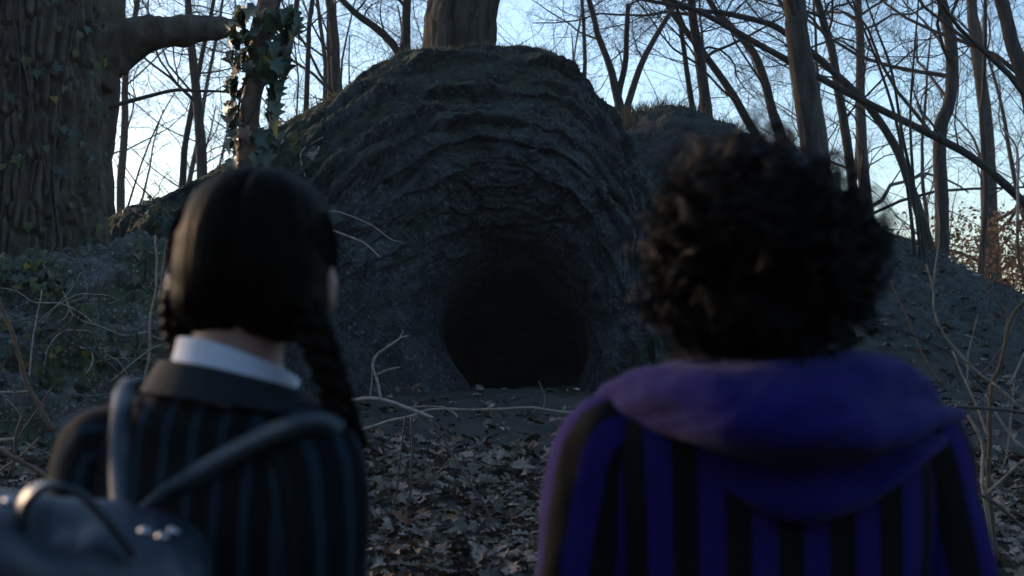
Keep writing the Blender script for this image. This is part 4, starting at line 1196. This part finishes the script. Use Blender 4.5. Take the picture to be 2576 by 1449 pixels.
# flap: over the top and down the outside
w = np.linspace(-1, 1, 60); tq = np.linspace(0, 1, 50)
prof_f = crom(np.array([(-.058, -.012), (-.035, .006), (0, .011), (.038, .004), (.066, -.028), (.078, -.085), (.080, -.15), (.076, -.20)]), 50)
WW, TT = np.meshgrid(w, tq, indexing='ij')
hw = .128 - .012 * (TT > .93)
fl = np.stack([WW * hw, np.broadcast_to(prof_f[:, 0][None], WW.shape) , np.broadcast_to(prof_f[:, 1][None], WW.shape) - .030 * np.abs(WW) ** 5 * 1.0], -1)
fl[..., 2] += .010 * fbm(np.stack([WW * 2.2, TT * 2.5, 0 * WW], -1), 2) - .012 * np.exp(-((WW + .1) / .25) ** 2) * np.exp(-((TT - .35) / .16) ** 2)
flo = obj('flap', raw_mesh('flap', BK(fl).reshape(-1, 3), grid_faces(60, 50)), MAT['leather'], bpk)
sol = flo.modifiers.new('thickness', 'SOLIDIFY'); sol.thickness = .004; sol.offset = 1
def ribbon(name, path, wdir, width, thick, m, parent, n=60):
    p = crom(np.array(path), n); wd = crom(np.array(wdir), n) if np.ndim(wdir) == 2 else np.broadcast_to(np.array(wdir, float), p.shape)
    T = np.gradient(p, axis=0); T /= np.linalg.norm(T, axis=1)[:, None]
    wd = wd - T * (wd * T).sum(1)[:, None]; wd /= np.linalg.norm(wd, axis=1)[:, None]
    nn = np.cross(T, wd)
    ringp = [(-.5, -.5), (-.49, .5), (.49, .5), (.5, -.5)]
    g = np.stack([p + wd * a * width + nn * b * thick for a, b in ringp], 1)
    return MB().grid(g, True, .5).build(name, m, parent, smooth=False)
hpath = [P(52, 1318, 1.30), P(60, 1275, 1.295), P(88, 1238, 1.29), P(132, 1222, 1.29), P(190, 1236, 1.295), P(245, 1285, 1.30), P(300, 1345, 1.30), P(338, 1398, 1.30)]
ribbon('handle', hpath, Nd + Ud * .5 + Wd * .25, .027, .006, MAT['strap'], bpk)
for (u, v_, Y_) in [(24, 1262, 1.288), (365, 1338, 1.292), (409, 1352, 1.30), (437, 1338, 1.33)]:
    MB().grid(ellipsoid(P(u, v_, Y_), (.0062, .0062, .0048), None, 10, 16), True, .5).build('stud', MAT['metal'], bpk)
def on_back(u, v, lift, T=None):
    h = hit(u, v, (T_GIRL, *T_SL))
    return np.array(h[0]) + np.array((0, -lift, 0)) if h else None
lp_ = [P(*q) for q in [(313, 985, 1.535), (306, 1030, 1.50), (302, 1090, 1.478), (302, 1160, 1.462), (304, 1220, 1.44)]]
ribbon('shoulder_strap', [lp_[0] + np.array((.01, .07, -.01)), lp_[0] + np.array((.004, .03, .012))] + lp_ + [P(307, 1275, 1.415), P(311, 1312, 1.385)], (1, .2, 0), .0225, .003, MAT['strap'], bpk)
rp_ = [on_back(u, v, l) for u, v, l in [(858, 1085, .012), (830, 1064, .014), (790, 1060, .016), (745, 1070, .014), (690, 1088, .013), (620, 1122, .013), (540, 1168, .014), (470, 1212, .022)]]
rp_ = [q for q in rp_ if q is not None]
ribbon('shoulder_strap', rp_ + [P(405, 1250, 1.42), P(348, 1302, 1.385)], (.35, .1, 1), .0225, .003, MAT['strap'], bpk)
th_ = np.linspace(0, 2 * math.pi, 24, endpoint=False)
MB().grid(np.stack([P(814, 1047, 1.505) + np.array((math.cos(a) * .011, .0, math.sin(a) * .006)) + np.array((0, 0, 0)) + k_ for a in th_ for k_ in (np.array((0, 0, 0)),)])[:, None] + np.array([(0, .002, 0), (0, 0, .002), (0, -.002, 0), (0, 0, -.002)])[None], True, .5).build('strap_ring', MAT['metal'], bpk)

# -- the boy in the purple hood
BL = np.array((.288, 1.62, 0.0)); BYAW = R(-4)
bt = [(.78, 0, 0, .165, .118, 2.4), (.95, 0, 0, .160, .112, 2.4), (1.08, 0, 0, .172, .116, 2.5), (1.20, 0, 0, .188, .122, 2.6), (1.29, 0, 0, .190, .116, 2.7), (1.345, 0, 0, .178, .102, 2.7), (1.378, 0, 0, .145, .090, 2.4), (1.405, 0, 0, .10, .075, 2.2), (1.43, 0, 0, .068, .062, 2.0)]
b_head = P(1900, 628, 1.60)
barms = [(.172, 0, 1.325), (.222, -.03, 1.06), (.23, .06, .83)]
boy, WB, hdB, hlB = person('person seen from behind in a purple striped blazer and hood, with curly hair', BL, BYAW, 1.70, (b_head, (.077, .098, .102)), R(-4), bt, barms, .09, .058, .088)
g, s = loft(bt, 140, 140)
T_BOY = bvh(WB(g))
jb = cloth('jacket', WB(g), s, MAT['jacket2'], boy, True, .009, 8)
for sd in (-1, 1):
    sh, el, wr = (np.array(q) * np.array((sd, 1, 1)) for q in barms)
    top = sh + np.array((-sd * .05, 0, .022))
    pth = crom(np.array([top, sh + np.array((sd * .002, 0, -.004)), sh + np.array((sd * .018, -.004, -.06)), (sh + el) / 2 + np.array((sd * .008, 0, 0)), el, (el + wr) / 2, wr]), 60)
    gg, ss = tube_s(pth, np.interp(np.linspace(0, 1, 60), [0, .06, .14, .3, .55, 1], [.026, .050, .062, .063, .055, .042]), 56, .348)
    cloth('sleeve', WB(gg), ss, MAT['jacket2'], jb, False, .013, 10, seed=sd + 4)
# hood: bunched behind the neck, hanging down the back
rows = [
 [(1650, 990, 1.66), (1690, 945, 1.655), (1745, 915, 1.64), (1850, 905, 1.615), (1960, 895, 1.605), (2060, 895, 1.615), (2140, 905, 1.64), (2195, 920, 1.655), (2240, 960, 1.66)],
 [(1560, 1000, 1.65), (1600, 955, 1.62), (1700, 908, 1.575), (1830, 900, 1.545), (1965, 890, 1.535), (2090, 887, 1.545), (2195, 900, 1.575), (2265, 918, 1.61), (2300, 965, 1.64)],
 [(1505, 1018, 1.65), (1535, 985, 1.60), (1640, 945, 1.535), (1800, 940, 1.490), (1960, 935, 1.475), (2110, 930, 1.49), (2230, 925, 1.53), (2310, 950, 1.59), (2350, 995, 1.65)],
 [(1495, 1045, 1.65), (1545, 1030, 1.585), (1660, 1020, 1.500), (1810, 1030, 1.430), (1970, 1035, 1.412), (2130, 1025, 1.43), (2260, 1005, 1.50), (2350, 1005, 1.58), (2395, 1030, 1.65)],
 [(1515, 1065, 1.65), (1590, 1075, 1.58), (1715, 1095, 1.495), (1860, 1110, 1.432), (2010, 1120, 1.416), (2160, 1108, 1.432), (2290, 1085, 1.495), (2375, 1055, 1.58), (2415, 1050, 1.65)],
 [(1535, 1075, 1.66), (1615, 1095, 1.60), (1740, 1125, 1.525), (1880, 1160, 1.492), (2020, 1175, 1.478), (2165, 1160, 1.492), (2295, 1115, 1.525), (2380, 1075, 1.60), (2415, 1060, 1.66)],
 [(1560, 1080, 1.66), (1650, 1110, 1.60), (1765, 1170, 1.52), (1895, 1235, 1.490), (2040, 1265, 1.476), (2180, 1235, 1.490), (2300, 1165, 1.52), (2375, 1095, 1.60), (2410, 1068, 1.66)],
 [(1590, 1085, 1.67), (1670, 1125, 1.61), (1775, 1195, 1.53), (1905, 1272, 1.500), (2055, 1312, 1.490), (2190, 1275, 1.500), (2300, 1195, 1.53), (2370, 1105, 1.61), (2400, 1075, 1.67)],
 [(1600, 1085, 1.69), (1680, 1125, 1.63), (1780, 1190, 1.56), (1905, 1265, 1.53), (2055, 1300, 1.52), (2190, 1268, 1.53), (2298, 1190, 1.56), (2366, 1105, 1.63), (2396, 1075, 1.69)],
]
hg = crom(crom(np.array([[P(*q) for q in r] for r in rows]), 110, 0), 130, 1)
hn = normals(hg)
if hn[50, 65, 1] > 0: hn = -hn
fold = .013 * fbm(np.stack([hg[..., 0] * 4, np.linspace(0, 5, 110)[:, None] + hg[..., 0] * 4.5, 0 * hg[..., 0]], -1), 3) + .0025 * fbm(hg * np.array((22, 22, 30)), 2)
tr = np.linspace(0, 1, 110)[:, None]; xc_ = hg[..., 0] - .30
fold = fold + .0065 * np.sin(2 * math.pi * (tr * 4.2 + 5.0 * xc_ ** 2 + .35 * fbm(hg * 5, 2))) * sstep(.08, .25, tr) * (.4 + .6 * sstep(-.3, .4, fbm(hg * 7 + 3, 2)))
hg = hg + hn * fold[..., None]
ho = obj('hood', raw_mesh('hood', hg.reshape(-1, 3), grid_faces(110, 130)), MAT['hood'], boy)
sol = ho.modifiers.new('thickness', 'SOLIDIFY'); sol.thickness = .005; sol.offset = 0
# curly hair: a scalp mass and many ringlets
BW = lambda q: WB(hdB(q))
base = ellipsoid((0, -.018, .012), (.104, .110, .104), None, 60, 80)
base2 = ellipsoid((0, -.045, -.060), (.088, .072, .058), None, 40, 60)
def lump(q, amp): 
    c = np.array((0, -.02, 0)); dv = (q - c); return c + dv * (1 + amp * fbm(q * 22, 3)[..., None] + .5 * amp * fbm(q * 60, 2)[..., None])
hm = remesh('hair', [BW(lump(base, .16)), BW(lump(base2, .16))], .006, 2)
bh = obj('hair', hm, MAT['curlyhair'], boy)
rng = np.random.default_rng(21); cu = MB()
nC = 820
for k in range(nC):
    zf = 1 - 2 * (k + .5) / nC; a = k * 2.39996
    dv = np.array((math.sqrt(1 - zf * zf) * math.cos(a), math.sqrt(1 - zf * zf) * math.sin(a), zf))
    if dv[1] > .55 and dv[2] < .35: continue
    if dv[2] < -.86: continue
    wd_ = .90 if dv[2] < -.45 else 1.0
    big_ = 1 + .17 * float(pnoise(dv[None] * 2.1 + 4)[0])
    p = np.array((0, -.020, -.006)) + dv * np.array((.104 * wd_, .106, .108)) * big_
    down = np.array((0, 0, -1.)) + dv * .2; ax = down - dv * down.dot(dv) * .6 + rng.normal(0, .55, 3); ax /= np.linalg.norm(ax)
    e1 = np.cross(ax, dv); e1 /= np.linalg.norm(e1) + 1e-9; e2 = np.cross(ax, e1)
    L_ = rng.uniform(.03, .07); rc = rng.uniform(.009, .020); tn = rng.uniform(.8, 1.5); ph0 = rng.uniform(0, 6.28)
    t = np.linspace(0, 1, 12); vr = rng.random()
    for q in range(7):
        w0 = ph0 + rng.normal(0, .22) + (tn + rng.normal(0, .06)) * 2 * math.pi * t; rq = rc * (1 + rng.normal(0, .22)) * np.interp(t, [0, .2, 1], [.5, 1, .8])
        pts = p + rng.normal(0, .0025, 3) + (ax + rng.normal(0, .06, 3)) * (t * L_)[:, None] + e1 * (np.cos(w0) * rq)[:, None] + e2 * (np.sin(w0) * rq)[:, None] + dv * (.006 * np.sin(t * 3))[:, None]
        cu.tube(BW(pts), .0008 * np.interp(t, [0, .15, .8, 1], [.7, 1, 1, .3]), 3, vr, cap=False)
c_o = cu.build('curls', MAT['curlyhair'], bh); c_o['kind'] = 'stuff'
# trousers, shoes
for s in (-1, 1):
    pth = crom(np.array([(s * .075, 0, .86), (s * .09, 0, .65), (s * .095, .012, .45), (s * .095, -.005, .10)]), 50)
    gg, ss = tube_s(pth, np.interp(np.linspace(0, 1, 50), [0, .3, .6, 1], [.088, .092, .075, .068]), 40, .3)
    cloth('trouser_leg', WB(gg), ss, MAT['cloth'], boy, False, .006, 9, seed=s)
shoes(WB, boy, .09)

# ------------------------------------------------------------------ haze
hzm = bpy.data.materials.new('haze_air'); hzm.use_nodes = True
nt = hzm.node_tree; nt.nodes.remove(nt.nodes['Principled BSDF'])
pv = nt.nodes.new('ShaderNodeVolumePrincipled')
pv.inputs['Color'].default_value = (.80, .88, .96, 1); pv.inputs['Density'].default_value = .0007; pv.inputs['Anisotropy'].default_value = .1
nt.links.new(pv.outputs[0], nt.nodes['Material Output'].inputs['Volume'])
hv = np.array([(x, y, z) for x in (-330, 330) for y in (-330, 345) for z in (-3.4, 17.0)], float)
hf = np.array([(0, 1, 3, 2), (4, 6, 7, 5), (0, 4, 5, 1), (2, 3, 7, 6), (0, 2, 6, 4), (1, 5, 7, 3)])
hzo = obj('haze', raw_mesh('haze', hv, hf, smooth=False), hzm)
hzo['kind'] = 'stuff'; hzo['label'] = 'thin cold evening haze hanging in the wood'
SC.cycles.volume_bounces = 0
